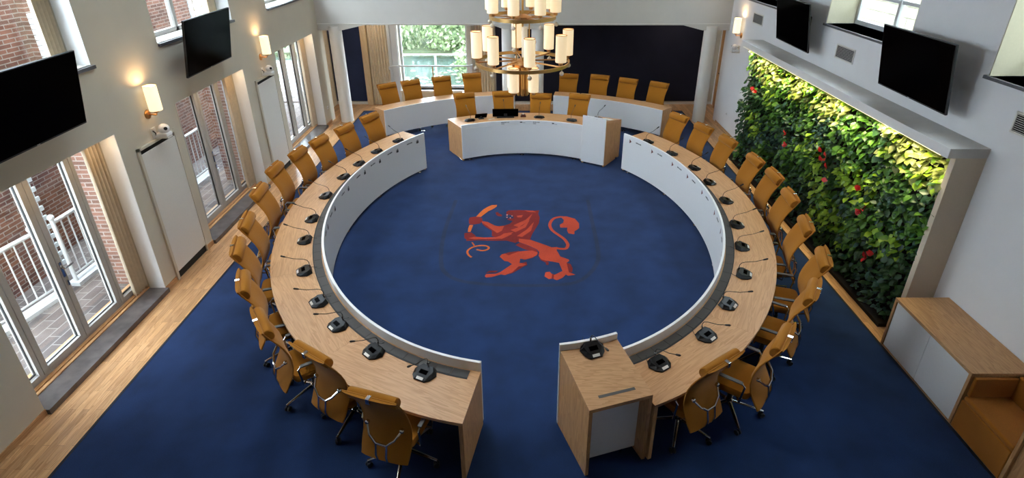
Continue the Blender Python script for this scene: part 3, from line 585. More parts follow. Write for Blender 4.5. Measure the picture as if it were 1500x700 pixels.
# standing lectern at the near end of the ring (sloping top)
BL=Vector((.355,4.312)); BR=Vector((.945,4.475)); FL=Vector((.594,3.664)); FR=Vector((1.212,3.856))
def lectern(name,label,BL,BR,FL,FR,zb,zf,rim,parent=None,openf=True):
    c=(BL+BR+FL+FR)/4; t=thing(name,(c.x,c.y,0),0,label,'lectern')
    def L(p): return Vector((p.x-c.x,p.y-c.y))
    bl,br,fl,fr=map(L,(BL,BR,FL,FR)); th=.036
    def zat(f): return zb+(zf-zb)*f
    def V(p,z): return (p.x,p.y,z)
    # top board
    lo=[V(bl,zb-.04),V(br,zb-.04),V(fr,zf-.04),V(fl,zf-.04)]; hi=[V(bl,zb),V(br,zb),V(fr,zf),V(fl,zf)]
    MB().hexa([lo[3],lo[2],lo[1],lo[0]],[hi[3],hi[2],hi[1],hi[0]]).build('top','oak_t',t,.002)
    for a,b,o in ((bl,fl,(br-bl)),(br,fr,(bl-br))):
        o=o.normalized()*th
        lo=[V(a,.01),V(b,.01),V(b+o,.01),V(a+o,.01)]; hi=[V(a,zb-.041),V(b,zf-.041),V(b+o,zf-.041),V(a+o,zb-.041)]
        if o.dot((br-bl))<0: lo=lo[::-1]; hi=hi[::-1]
        MB().hexa(lo,hi).build('side_panel','oak_v',t,.002)
    return t,bl,br,fl,fr
LN1,bl,br,fl,fr=lectern('lectern','oak lectern with sloping top and white rim at the near gap of the ring',BL,BR,FL,FR,1.03,.872,1.1)
lc=LN1.location
mb=MB(); band(mb,lambda a,o:ell(a,o),-83.3,-71.9,-.002,.030,.03,1.095,16)
o=mb.build('front_panel','white',LN1,.003); o.location=(-lc.x,-lc.y,0)
# inner white back board, slot in the top
d=(br-bl); p=bl+(fl-bl)*.80+d*.062; q=br+(fr-br)*.80-d*.062
MB().hexa([(p.x,p.y,.06),(q.x,q.y,.06),(q.x-.005,q.y+.02,.06),(p.x-.005,p.y+.02,.06)],[(p.x,p.y,.855),(q.x,q.y,.855),(q.x-.005,q.y+.02,.855),(p.x-.005,p.y+.02,.855)]).build('inner_board','white',LN1)
def on_top(u,v,dz=0): 
    a=bl.lerp(br,u); b=fl.lerp(fr,u); p=a.lerp(b,v); return Vector((p.x,p.y,1.03+(.872-1.03)*v+dz))
MB().hexa([on_top(.22,.83,.0005),on_top(.80,.83,.0005),on_top(.80,.87,.0005),on_top(.22,.87,.0005)][::-1],[on_top(.22,.83,.002),on_top(.80,.83,.002),on_top(.80,.87,.002),on_top(.22,.87,.002)][::-1]).build('pen_slot','pad',LN1)
MB().tube([((q.x-.14),q.y-.03,.0),((q.x-.14),q.y-.03,.065)],.014,8).build('foot','chrome',LN1)
# presidium lectern
bl2,br2,fl2,fr2=Vector((1.299,11.56)),Vector((1.768,11.288)),Vector((1.70,12.16)),Vector((2.20,11.93))
LN2,a2,b2,c2,d2=lectern('lectern','tall white-fronted oak lectern at the right end of the presidium desk',bl2,br2,fl2,fr2,1.06,.90,1.12)
def V3(p,z): return (p.x,p.y,z)
nv=Vector((b2.y-a2.y,-(b2.x-a2.x))).normalized()*.03
if nv.dot(c2-a2)>0: nv=-nv
MB().hexa([V3(a2+nv,.055),V3(b2+nv,.055),V3(b2,.055),V3(a2,.055)],[V3(a2+nv,1.12),V3(b2+nv,1.12),V3(b2,1.12),V3(a2,1.12)]).build('front_panel','white',LN2,.003)
for p in (a2.lerp(d2,.08),b2.lerp(c2,.08),b2.lerp(d2,.8)):
    mb=MB(); mb.lathe([(.028,.0),(.028,.05)],(0,0,0),12,Matrix.Rotation(PI/2,4,'X')); o=mb.build('castor','chrome',LN2); o.location=(p.x,p.y,.03)
# ---------------------------------------------------------------- chairs
def make_chair():
    t=thing('office_chair')
    # seat
    mb=MB(); mb.smooth=True; n=28; rings=[(.80,.425),(.96,.43),(1.,.455),(1.,.485),(.95,.51),(.80,.518),(.4,.515)]
    def se(k,a,b,th,e=.28): 
        c,s_=math.cos(th),math.sin(th); return a*k*math.copysign(abs(c)**e,c), b*k*math.copysign(abs(s_)**e,s_)
    vs=[];
    for k,z in rings:
        for j in range(n):
            x,y=se(k,.245,.24,2*PI*j/n); vs.append((x,y+.01,z-(.02*max(0,(y-.14)/.1) if y>.14 else 0)))
    fs=[(i*n+j,i*n+(j+1)%n,(i+1)*n+(j+1)%n,(i+1)*n+j) for i in range(len(rings)-1) for j in range(n)]+[list(range(n-1,-1,-1)),[(len(rings)-1)*n+j for j in range(n)]]
    mb.add(vs,fs); mb.build('seat','ochre',t)
    # backrest
    prof=[(.37,-.345,.240),(.43,-.315,.246),(.50,-.280,.250),(.58,-.248,.250),(.66,-.230,.247),(.75,-.230,.242),(.84,-.248,.238),(.93,-.280,.239),(1.02,-.324,.246),(1.10,-.368,.255),(1.175,-.410,.261),(1.212,-.430,.263)]
    nu=10; mb=MB(); mb.smooth=True; vs=[]
    for side in (0,1):
        for z,y,w in prof:
            for i in range(nu+1):
                u=-1+2*i/nu; ed=1-abs(u)**6
                th=.020*ed+.006
                cy=y+.022*(u*u)*(1 if .5<z<1.1 else .5)
                vs.append((u*w,cy+(th if side==0 else -th*.55),z))
    k=len(prof); m=nu+1; fs=[]
    for i in range(k-1):
        for j in range(nu):
            fs.append((i*m+j+1,i*m+j,(i+1)*m+j,(i+1)*m+j+1)); o=k*m; fs.append((o+i*m+j,o+i*m+j+1,o+(i+1)*m+j+1,o+(i+1)*m+j))
    o=k*m
    for i in range(k-1):
        fs.append((i*m,o+i*m,o+(i+1)*m,(i+1)*m)); fs.append((o+i*m+nu,i*m+nu,(i+1)*m+nu,o+(i+1)*m+nu))
    for j in range(nu):
        fs.append((j,j+1,o+j+1,o+j)); e=(k-1)*m; fs.append((e+j+1,e+j,o+e+j,o+e+j+1))
    mb.add(vs,fs); bk=mb.build('backrest','ochre',t)
    mb=MB()
    edge=[(-w,y+.018,z) for z,y,w in prof]+[(w,y+.018,z) for z,y,w in reversed(prof)]
    mb.tube(edge,.0065,6,closed=True); mb.build('piping','ochre',bk)
    # headrest roll
    mb=MB(); W=Matrix.Translation((0,-.352,1.148))@Matrix.Rotation(.46,4,'X')@Matrix.Diagonal((1,.85,1.15,1))@Matrix.Rotation(PI/2,4,'Y')
    mb.lathe([(.01,-.238),(.048,-.238),(.057,-.229),(.060,0),(.057,.229),(.048,.238),(.01,.238)],(0,0,0),20,W); mb.build('headrest','ochre',t)
    mb=MB(); Q=Matrix.Translation((0,-.074,.047)); mb.box((-.017,-.376,1.13),(.017,-.366,1.172),Q); mb.box((-.017,-.376,1.168),(.017,-.325,1.174),Q); mb.box((-.02,-.374,1.115),(.02,-.355,1.13),Q); mb.build('headrest_clip','chrome',t,.002)
    mb=MB(); W=Matrix.Translation((0,-.312,1.105))@Matrix.Rotation(-PI/2,4,'X'); mb.lathe([(.011,0),(.011,.004),(.006,.007)],(0,0,0),12,W); mb.build('stud','chrome',t)
    # chrome back fork and knobs
    mb=MB()
    mb.tube([(-.175,-.262,.70),(-.13,-.325,.635),(-.055,-.35,.572),(.055,-.35,.572),(.13,-.325,.635),(.175,-.262,.70)],.0125,8)
    for s in (-1,1): mb.tube([(s*.055,-.35,.572),(s*.052,-.375,.45),(s*.048,-.36,.36),(s*.045,-.26,.335),(s*.04,-.08,.36)],.0115,8)
    mb.build('back_fork','chrome',t)
    for s in (-1,1):
        mb=MB(); W=Matrix.Translation((s*.178,-.246,.705))@Matrix.Rotation(PI/2,4,'X'); mb.lathe([(.021,0),(.023,.008),(.023,.026),(.014,.034)],(0,0,0),14,W); mb.build('fork_knob','chrome',t)
    for s in (-1,1):
        mb=MB(); X=s*.292
        mb.tube([(s*.20,-.10,.41),(X,-.15,.43),(X,-.175,.64),(X,-.155,.665),(X,.12,.668),(X,.14,.645),(X,.085,.42),(s*.20,.07,.41)],.0115,8); a=mb.build('armrest','chrome',t)
        MB().box((X-.022,-.15,.668),(X+.022,.125,.684)).build('arm_pad','pad',a,.006)
    MB().box((-.2,-.13,.395),(.2,.16,.425)).build('seat_plate','blackm',t,.006)
    mb=MB(); mb.lathe([(.026,.10),(.026,.24),(.018,.24),(.018,.40)],(0,0,0),14); mb.build('gas_column','castor',t)
    base=None; mb=MB(); mb.lathe([(.045,.085),(.05,.10),(.045,.145),(.028,.155)],(0,0,0),16); base=mb.build('base_hub','chrome',t)
    for k in range(5):
        a=2*PI*k/5-PI/2+.3; c,s=math.cos(a),math.sin(a)
        mb=MB(); mb.tube([(.03*c,.03*s,.125),(.16*c,.16*s,.112),(.36*c,.36*s,.085)],[.024,.020,.014],8,flat=.75); lg=mb.build('base_leg','chrome',t)
        mb=MB(); Q=Matrix.Translation((.35*c,.35*s,.03))@Matrix.Rotation(a+.5,4,'Z')@Matrix.Rotation(PI/2,4,'X')
        for z in (-.026,.008): mb.lathe([(.012,z),(.028,z),(.030,z+.004),(.030,z+.014),(.028,z+.018),(.012,z+.018)],(0,0,0),14,Q)
        mb.tube([(.35*c,.35*s,.03),(.35*c,.35*s,.085)],.013,8); mb.build('castor','castor',lg)
    return t
chair0=make_chair(); used=[False]
def chair(p,rz,label,group,zs=1.):
    o=chair0 if not used[0] else copy_tree(chair0); used[0]=True
    o.location=(p[0],p[1],0); o.rotation_euler=(0,0,rz); o.scale=(1,1,zs); tag(o,label,'chair',group)
ORD=['first','second','third','fourth','fifth','sixth','seventh','eighth','ninth','tenth','eleventh','twelfth']
#headrest centres measured on the floor plan (z=1.10)
CL=[(-3.315,11.452),(-3.643,10.714),(-3.919,10.002),(-4.091,9.367),(-4.216,8.636),(-4.103,7.755),(-3.849,6.769),(-3.646,6.066),(-3.229,5.304),(-2.717,4.599),(-2.046,4.133),(-1.319,3.579)]
CR=[(3.349,11.452),(3.669,10.74),(3.918,9.987),(4.079,9.03),(4.139,8.353),(4.055,7.564),(3.884,6.672),(3.714,5.825),(3.259,5.145),(2.591,4.347),(1.87,4.01)]
jr=random.Random(11)
TWL=[0,0,0,.02,.05,.02,.0,-.02,-.08,-.05,.12,.15]; TWR=[0,0,-.02,-.03,-.02,0,0,.05,-.05,.08,-.05]
for lst,side,tw in ((CL,'left',TWL),(CR,'right',TWR)):
    for i,p in enumerate(lst):
        th=math.atan2((p[1]-EY)/EB,p[0]/EA); n=elln(math.degrees(th)); d=-n     # faces the ring
        a=math.atan2(d.y,d.x)-PI/2+tw[i]
        p=(p[0]*.9866,p[1]*.9866); off=Matrix.Rotation(a,2)@Vector((0,-.375))
        chair((p[0]-off.x,p[1]-off.y),a,'high-backed ochre office chair, %s from the far end of the %s curved desk'%(ORD[i],side),'chairs along the %s curved desk'%side)
CPx=[(-1.44,13.14),(-.50,13.28),(.42,13.08),(1.35,13.02)]
CB=[(-3.47,13.98),(-2.93,14.30),(-2.18,14.68),(-1.41,15.06),(1.23,14.99),(2.05,14.86),(2.75,14.49),(3.47,14.09)]
for i,p in enumerate(CPx):
    d=Vector((-.02-p[0],9.33-p[1])).normalized(); a=math.atan2(d.y,d.x)-PI/2; off=Matrix.Rotation(a,2)@Vector((0,-.37))
    chair((p[0]-off.x,p[1]-off.y),a,'high-backed ochre office chair, %s from the left behind the presidium desk'%ORD[i],'chairs behind the presidium desk',.962)
for i,p in enumerate(CB):
    d=Vector((-p[0],9.58-p[1])).normalized(); p=(p[0]-d.x*.06,p[1]-d.y*.06); a=math.atan2(d.y,d.x)-PI/2; off=Matrix.Rotation(a,2)@Vector((0,-.37))
    chair((p[0]-off.x,p[1]-off.y),a,'high-backed ochre office chair, %s from the %s at the %s rear desk'%(ORD[i] if i<4 else ORD[7-i],'outer left' if i<4 else 'outer right','left' if i<4 else 'right'),'chairs at the rear desks',.962)
# ---------------------------------------------------------------- conference microphones
def mic_master(reach,rise,cable=True):
    t=thing('conference_microphone')
    oc=[(-.130,-.02),(-.085,-.09),(.085,-.09),(.130,-.02),(.105,.06),(.062,.102),(-.062,.102),(-.105,.06)]
    lo=[(x,y,.002) for x,y in oc]; hi=[(x*.72,y*.72-.008,.062-.16*(y+.09)) for x,y in oc]; mid=[(x,y,.016) for x,y in oc]
    mb=MB(); n=8; mb.add(lo+mid+hi,[list(range(7,-1,-1))]+[(k*8+i,k*8+(i+1)%8,k*8+8+(i+1)%8,k*8+8+i) for k in range(2) for i in range(8)]+[[16+i for i in range(8)]]); b=mb.build('base','black',t,.003)
    Q=Matrix.Translation((0,.084,.025))@Matrix.Rotation(-.55,4,'X'); mb=MB(); mb.box((-.038,-.014,-.002),(.038,.014,.002),Q); mb.build('name_plate','paper',b)
    Q=Matrix.Translation((0,.012,.0462))@Matrix.Rotation(-.22,4,'X'); mb=MB(); mb.box((-.045,-.022,-.001),(.045,.025,.0012),Q); mb.build('display','screen',b)
    mb=MB(); mb.tube([(0,-.065,.045),(0,-.07,.10)],.011,8); mb.build('neck_socket','chrome',t)
    h=rise
    path=[(0,-.07,.095),(0,-.07,.13),(0,-.052,.165),(0,-.01,.19),(0,reach*.55,.085+h*.75),(0,reach,.085+h)]
    mb=MB(); mb.tube(path,.0042,6); mb.build('gooseneck','blackm',t)
    d=(Vector(path[-1])-Vector(path[-2])).normalized(); e=Vector(path[-1]); mb=MB(); mb.tube([e-d*.005,e+d*.01,e+d*.05,e+d*.06],[.006,.010,.011,.007],10); mb.build('mic_head','blackm',t)
    if cable:
        mb=MB(); mb.tube([(.05,-.07,.006),(.075,-.10,.005),(.05,-.135,.005),(.03,-.16,.012)],.003,6); mb.build('cable','blackm',t)
    return t
mmL=mic_master(.19,.19); mmR=mmL; uL=[0]; uR=uL
def mic(master,u,p,z,a,label,group):
    o=master if not u[0] else copy_tree(master); u[0]=1
    o.location=(p[0],p[1],z); o.rotation_euler=(0,0,a); tag(o,label,'microphone',group)
ML=[(-2.629,10.954),(-2.933,10.34),(-3.113,9.705),(-3.229,9.093),(-3.298,8.319),(-3.246,7.506),(-3.13,6.869),(-2.856,6.084),(-2.454,5.427),(-2.093,4.995),(-1.586,4.566),(-.996,4.247)]
MR=[(2.603,10.888),(2.937,10.226),(3.179,9.498),(3.269,8.858),(3.32,8.133),(3.214,7.326),(3.066,6.694),(2.85,6.016),(2.436,5.383),(2.011,4.821),(1.398,4.388)]
for lst,ms,u,side in ((ML,mmL,uL,'left'),(MR,mmR,uR,'right')):
    for i,p in enumerate(lst):
        th=math.degrees(math.atan2((p[1]-EY)/EB,p[0]/EA)); n=elln(th); q=Vector(p)+n*.0
        mic(ms,u,q,ZT_+.001,math.atan2(n.y,n.x)-PI/2+jr.uniform(-.1,.1),'black gooseneck desk microphone, %s from the far end of the %s curved desk'%(ORD[i],side),'microphones on the %s curved desk'%side)
for i,p in enumerate(((-1.232,12.17),(-.45,12.62),(.367,12.40),(1.108,12.18))):
    d=Vector((p[0]+.02,p[1]-9.33)).normalized()
    mic(mmR,uR,p,.792,math.atan2(d.y,d.x)-PI/2,'black gooseneck microphone, %s from the left on the presidium desk'%ORD[i],'microphones on the presidium desk')
p=Vector((lc.x,lc.y,0))+on_top(.50,.14); 
o=copy_tree(mmR); o.location=(p.x,p.y,p.z+.004); d=Vector((fl.x-bl.x,fl.y-bl.y)).normalized(); sl=math.atan2(1.03-.872,(fl-bl).length)
o.rotation_euler=Matrix((( -d.y*-1,d.x,0),(-d.x,d.y,0),(0,0,1))).to_euler() if False else (0,0,0)
rz=math.atan2(d.y,d.x)-PI/2; o.rotation_euler=(Matrix.Rotation(rz,3,'Z')@Matrix.Rotation(-sl,3,'X')).to_euler(); tag(o,'black gooseneck microphone on the near oak lectern','microphone')
o=copy_tree(mmR); d=Vector((c2.x-a2.x,c2.y-a2.y)).normalized(); q=a2.lerp(b2,.55).lerp(c2.lerp(d2,.55),.16); rz=math.atan2(d.y,d.x)-PI/2; sl=math.atan2(.16,(c2-a2).length)
o.location=(LN2.location.x+q.x,LN2.location.y+q.y,1.06-.16*.16+.004); o.rotation_euler=(Matrix.Rotation(rz,3,'Z')@Matrix.Rotation(-sl,3,'X')).to_euler(); tag(o,'black gooseneck microphone on the tall lectern beside the presidium desk','microphone')
q=a2.lerp(b2,.72).lerp(c2.lerp(d2,.72),.42)
mb=MB(); Q=Matrix.Rotation(rz,4,'Z')@Matrix.Rotation(-sl,4,'X'); mb.box((-.1,-.14,0),(.1,.14,.006),Q); mb.box((-.08,-.12,.006),(.12,.13,.010),Q@Matrix.Rotation(.08,4,'Z'))
o=mb.build('paper_stack','paper'); o.location=(LN2.location.x+q.x,LN2.location.y+q.y,1.06-.16*.42+.003); tag(o,'small stack of white papers on the tall lectern','paper')
# things on the presidium desk
t=thing('tablet_stand',(-.98,12.32,.79),.28,'small black tablet on a foot, left part of the presidium desk','tablet')
MB().box((-.06,-.05,0),(.06,.05,.014)).build('foot','blackm',t,.004); mb=MB(); Q=Matrix.Translation((0,0,.07))@Matrix.Rotation(-.9,4,'X'); mb.box((-.14,-.075,-.008),(.14,.075,.008),Q); mb.build('screen','screen',t,.003); MB().box((-.02,-.01,.012),(.02,.01,.06)).build('stem','blackm',t)
t=thing('flat_monitor',(-.42,12.42,.79),.03,'long low black monitor folded flat on the presidium desk before the second chair','monitor')
mb=MB(); Q=Matrix.Translation((0,.02,.10))@Matrix.Rotation(-1.05,4,'X'); mb.box((-.30,-.13,-.012),(.30,.13,.012),Q); mb.build('screen','screen',t,.004); mb=MB(); mb.box((-.2,-.06,0),(.2,.10,.012)); mb.build('foot','blackm',t,.004); MB().box((-.04,.0,.012),(.04,.03,.08)).build('stem','blackm',t)
t=thing('gavel_block',(-.005,12.47,.79),0,'small dark red gavel block with white knob on the presidium desk','gavel block')
MB().box((-.065,-.045,0),(.065,.045,.03)).build('block','darkred',t,.006); MB().box((-.05,-.03,.03),(.05,.03,.055)).build('step','darkred',t,.006); mb=MB(); mb.ball((0,0,.07),.018); mb.build('knob','paper',t)
o=MB().box((-.09,-.012,0),(.09,.012,.012)).build('white_pen','paper',None,.004); o.location=(-.74,12.26,.79); o.rotation_euler=(0,0,.7); tag(o,'white pen lying left of the flat monitor','pen')
WORLD=16; GROW=38; EXPO=0.33; DOWN_FILL=4; REV=7
# ---------------------------------------------------------------- televisions
def tv(side,y,z,lab,w=1.48,h=.83,swiv=.04):
    s=1 if side=='left' else -1; xw=XL if s>0 else XR
    t=thing('television',(xw+s*.30,y,z),0,lab,'television','wall televisions')
    # local: screen faces +X (left wall) ; tilt forward at the top
    Q=(Matrix.Rotation(PI,4,'Z') if s<0 else Matrix.Identity(4))@Matrix.Rotation(-swiv*s*-1*0+ (swiv if s>0 else -swiv),4,'Z')@Matrix.Rotation(.165,4,'Y')
    mb=MB(); mb.box((-.03,-w/2,-h/2),(0,w/2,h/2),Q); mb.build('housing','blackm',t,.004)
    mb=MB(); mb.box((0.0,-w/2+.012,-h/2+.02),(.002,w/2-.012,h/2-.012),Q); mb.build('screen','screen',t)
    mb=MB(); mb.box((.0005,-.02,-h/2+.006),(.003,.02,-h/2+.014),Q); mb.build('logo','frame',t)
    mb=MB(); mb.box((-.07,-.3,-.2),(-.03,.3,.2),Q); mb.box((-.30 if s>0 else .262,-.12,-.12),(-.262 if s>0 else .30,.12,.12)); mb.tube([(-.27*s,0,0),(-.05*s,0,0)],.03,8); mb.build('wall_bracket','blackm',t)
tv('left',5.36,3.19,'black wall television above the nearest garden door on the left wall')
tv('left',8.87,3.19,'black wall television above the middle garden door on the left wall')
tv('right',7.03,3.21,'black wall television on the right wall, nearer one')
tv('right',10.55,3.21,'black wall television on the right wall, farther one')
# ---------------------------------------------------------------- sconces and cameras
def sconce(side,y,z,lab):
    s=1 if side=='left' else -1; xw=XL if s>0 else XR
    t=thing('wall_sconce',(xw,y,z),0,lab,'wall lamp','wall sconces')
    Q=Matrix.Rotation(PI/2*s,4,'Y'); mb=MB(); mb.lathe([(.065,0),(.065,.012),(.05,.02),(.02,.026)],(0,0,0),24,Q); mb.build('backplate','copper',t)
    mb=MB(); mb.tube([(s*.02,0,0),(s*.13,0,-.005),(s*.14,0,.03),(s*.14,0,.06)],.010,8); mb.lathe([(.03,.03),(.045,.055),(.045,.065)],(s*.14,0,0),16); mb.build('arm','copper',t)
    mb=MB(); mb.lathe([(.080,.06),(.083,.065),(.083,.40),(.080,.40),(.079,.07)],(s*.14,0,0),28,None,False); mb.build('shade','sconceshade',t)
    mb=MB(); mb.lathe([(.084,.395),(.084,.402),(.079,.402),(.079,.395)],(s*.14,0,0),28,None,False); mb.build('shade_ring','copper',t)
    ld=bpy.data.lights.new('sconce_bulb','POINT'); ld.energy=SCONCE_W; ld.color=(1,.72,.42); ld.shadow_soft_size=.06
    lo=bpy.data.objects.new('sconce_bulb',ld); COL.objects.link(lo); lo.parent=t; lo.location=(s*.14,0,.34)
SCONCE_W=5.5
sconce('left',7.41,2.46,'lit brass wall sconce between the nearest and middle garden doors')
sconce('left',11.09,2.47,'lit brass wall sconce between the middle and farthest garden doors')
sconce('right',13.63,2.44,'lit brass wall sconce beyond the plant wall on the right wall')
def ptz(side,y,z,lab):
    s=1 if side=='left' else -1; xw=XL if s>0 else XR
    t=thing('dome_camera',(xw,y,z),0,lab,'camera','conference cameras')
    mb=MB(); mb.box((0,-.075,-.05),(.012,.02,.10)); mb.build('socket_plate','whitepaint',t,.003)
    mb=MB(); mb.box((.004,-.05,-.055),(.20,.07,-.03)); mb.build('bracket','whitepaint',t,.004)
    mb=MB(); mb.box((.03,-.06,-.03),(.20,.08,.02)); mb.build('body','white',t,.012)
    mb=MB(); mb.ball((.13,.02,.07),.072,16); mb.build('dome','white',t)
    mb=MB(); Q=Matrix.Translation((.185,.045,.08))@Matrix.Rotation(1.2,4,'Z')@Matrix.Rotation(PI/2,4,'Y'); mb.lathe([(.024,-.02),(.024,.008),(.018,.01)],(0,0,0),14,Matrix.Translation((.18,-.02,.085))@Matrix.Rotation(-.5,4,'Z')@Matrix.Rotation(PI/2,4,'Y')); mb.build('lens','black',t)
    MB().tube([(.012,-.05,.06),(.05,-.06,.03),(.04,-.05,-.02)],.008,6).build('plug','blackm',t)
    if s<0: t.rotation_euler=(0,0,PI)
ptz('left',7.45,2.16,'white dome camera on the cover panel below the nearer left sconce')
ptz('left',11.06,2.17,'white dome camera on the cover panel below the farther left sconce')
ptz('right',13.62,2.10,'white dome camera on the right wall below the sconce')
t=thing('wall_sensor',(XL,9.85,3.05),0,'small round grey sensor on the left wall above the farther sconce','sensor')
mb=MB(); mb.lathe([(.05,0),(.05,.012),(.03,.03)],(0,0,0),16,Matrix.Rotation(PI/2,4,'Y')); mb.build('housing','slate',t)
# vents
for i,(y0,y1,lab) in enumerate(((12.52,13.10,'white slatted vent grille farthest along the right wall'),(8.82,9.40,'white slatted vent grille between the two televisions on the right wall'),(5.10,5.66,'white slatted vent grille nearest along the right wall'))):
    t=thing('vent_grille',(XR,(y0+y1)/2,2.94),0,lab,'vent','vent grilles'); w=.56; h=.23
    mb=MB(); mb.box((-.012,-w/2,-h/2),(0,w/2,-h/2+.02)); mb.box((-.012,-w/2,h/2-.02),(0,w/2,h/2)); mb.box((-.012,-w/2,-h/2),(0,-w/2+.02,h/2)); mb.box((-.012,w/2-.02,-h/2),(0,w/2,h/2)); mb.build('frame','whitepaint',t)
    MB().box((-.003,-w/2+.02,-h/2+.02),(-.001,w/2-.02,h/2-.02)).build('duct','dark',t)
    for k in range(9):
        z=-h/2+.03+k*(h-.06)/8; Q=Matrix.Translation((-.008,0,z))@Matrix.Rotation(.6,4,'Y'); mb=MB(); mb.box((-.008,-w/2+.02,-.0012),(.008,w/2-.02,.0012),Q); mb.build('slat','whitepaint',t)
for x,y,lab in ((XL,14.3,'small wall socket on the pier left of the left column'),):
    t=thing('wall_socket',(x,y,.45),0,lab,'socket'); MB().box((0,-.04,-.04),(.01,.04,.04)).build('plate','white',t,.003); mb=MB(); mb.lathe([(.022,.010),(.022,.012)],(0,0,0),14,Matrix.Rotation(PI/2,4,'Y')); mb.build('outlet','frame',t)
t=thing('wall_socket',(XR,13.75,.45),0,'small wall socket near the far end of the right wall','socket'); MB().box((-.01,-.04,-.04),(0,.04,.04)).build('plate','white',t,.003); mb=MB(); mb.lathe([(.022,.010),(.022,.012)],(0,0,0),14,Matrix.Rotation(-PI/2,4,'Y')); mb.build('outlet','frame',t)
# ---------------------------------------------------------------- living plant wall
PY0,PY1=5.80,12.36; PX=4.78
g=thing('plant_wall',(XR,(PY0+PY1)/2,0),0,'living wall of green climbing plants under a white shelf on the right','plant wall')
def P_(a,b): return (a[0]-XR,a[1]-(PY0+PY1)/2,a[2]),(b[0]-XR,b[1]-(PY0+PY1)/2,b[2])
MB().box(*P_((PX,PY0,2.455),(XR,PY1,2.57))).build('top_shelf','shelf',g,.003); MB().box(*P_((PX-.006,PY0,2.453),(PX-.001,PY1,2.572))).build('shelf_front','white',g)
MB().box(*P_((4.88,PY0+.005,-.005),(XR,PY0+.085,2.454))).build('side_panel','sidep',g,.003)
MB().box(*P_((5.08,PY0+.085,-.005),(XR-.01,PY1-.15,2.454))).build('planting_felt','soil',g)
MB().box(*P_((4.72,PY0+.1,-.006),(5.08,PY1-.3,.05))).build('drip_tray','soil',g)
st=MB().box(*P_((PX+.001,PY0+.12,2.4465),(PX+.013,PY1-.12,2.4545))).build('light_strip','strip',g)
def leaf(mb,c,d,L,w,fold,nrm):
    d=d.normalized(); s=d.cross(nrm)
    if s.length<1e-3: s=d.cross(Vector((0,1,0)))
    s.normalize(); up=s.cross(d)
    a=c; m1=c+d*L*.35-up*L*.02; m2=c+d*L*.7-up*L*.06; e=c+d*L-up*L*.18
    pts=[a,m1,m2,e,m1+s*w+up*fold,m2+s*w*.75+up*fold*.6,m1-s*w+up*fold,m2-s*w*.75+up*fold*.6]
    mb.add(pts,[(0,1,4),(1,2,5,4),(2,3,5),(0,6,1),(1,6,7,2),(2,7,3)])
rr=random.Random(21)
NY,NZ=16,6; kinds=[]
def noise2(a,b): return math.sin(a*1.7+1.3)*math.cos(b*2.3+.4)+.6*math.sin(a*3.1-b*1.9+2)
y_=PY0+.12; dy=(PY1-.32-y_)/NY; dz=2.38/NZ
reds=0
for iy in range(NY):
    for iz in range(NZ):
        y0=y_+iy*dy; z0=.06+iz*dz; kn=noise2(iy*.55,iz*1.1)+rr.uniform(-.6,.6)
        zt=(iz+.5)/NZ
        if zt>.8: kind=3 if kn>-.35 else 1
        elif kn>.75: kind=2
        elif kn>.15: kind=1
        elif kn<-.75: kind=4
        else: kind=0
        if iz==0: kind=rr.choice((0,0,4,0,1))
        nm=['dark_leaf_plant','mid_green_plant','lime_plant','variegated_plant','blue_green_plant'][kind]
        mb=MB(); mb.smooth=True
        n=[92,84,70,84,110][kind] if iz>0 else 70; base=[.085,.10,.105,.11,.075][kind]
        for k in range(n):
            y=y0+rr.uniform(-.12,dy+.12); z=z0+rr.uniform(-.08,dz+.06)
            if z>2.43: z=2.43-rr.uniform(0,.06)
            bulge=.10*noise2(y*1.6,z*2.1)*.5
            depth=rr.uniform(0,1)**.6
            x=5.06-(.20+bulge)*depth+(.10*max(0,(z-1.7)/.75))*depth
            if y<PY0+.14: x=max(x,4.93); y=PY0+.10+rr.uniform(0,.05)
            if y>PY1-.30: y=PY1-.30
            if z<.35: x-=.06*(1-z/.35)
            d=Vector((-rr.uniform(.25,1.),rr.uniform(-.8,.8),rr.uniform(-1.1,.25)))
            L=base*rr.uniform(.7,1.5); nn=Vector((-.55,rr.uniform(-.5,.3),rr.uniform(.4,1.)))
            mb.mi=0 if rr.random()<.8 else 1
            leaf(mb,Vector((x-XR,y-(PY0+PY1)/2,z)),d,L,L*rr.uniform(.26,.40),L*.08,nn)
        mats=[['leaf0','leaf4'],['leaf1','leaf0'],['leaf2','leaf1'],['leaf3','leaf2'],['leaf4','leaf0']][kind]
        mb.build(nm,mats,g)
for (y,z) in ((11.35,1.75),(11.2,1.72),(9.62,1.38),(9.5,1.2),(8.35,1.52),(8.2,1.5),(8.1,1.35),(8.28,1.4),(8.0,1.18),(7.15,1.42),(6.95,1.25),(7.0,1.12),(6.62,.62),(6.5,.75)):
    mb=MB(); mb.smooth=True
    for k in range(3):
        leaf(mb,Vector((4.81-XR,y-(PY0+PY1)/2,z)),Vector((-.5,rr.uniform(-.8,.8),rr.uniform(-.2,.9))),.10,.04,.01,Vector((-1,0,.3)))
    mb.build('red_flower','red',g)
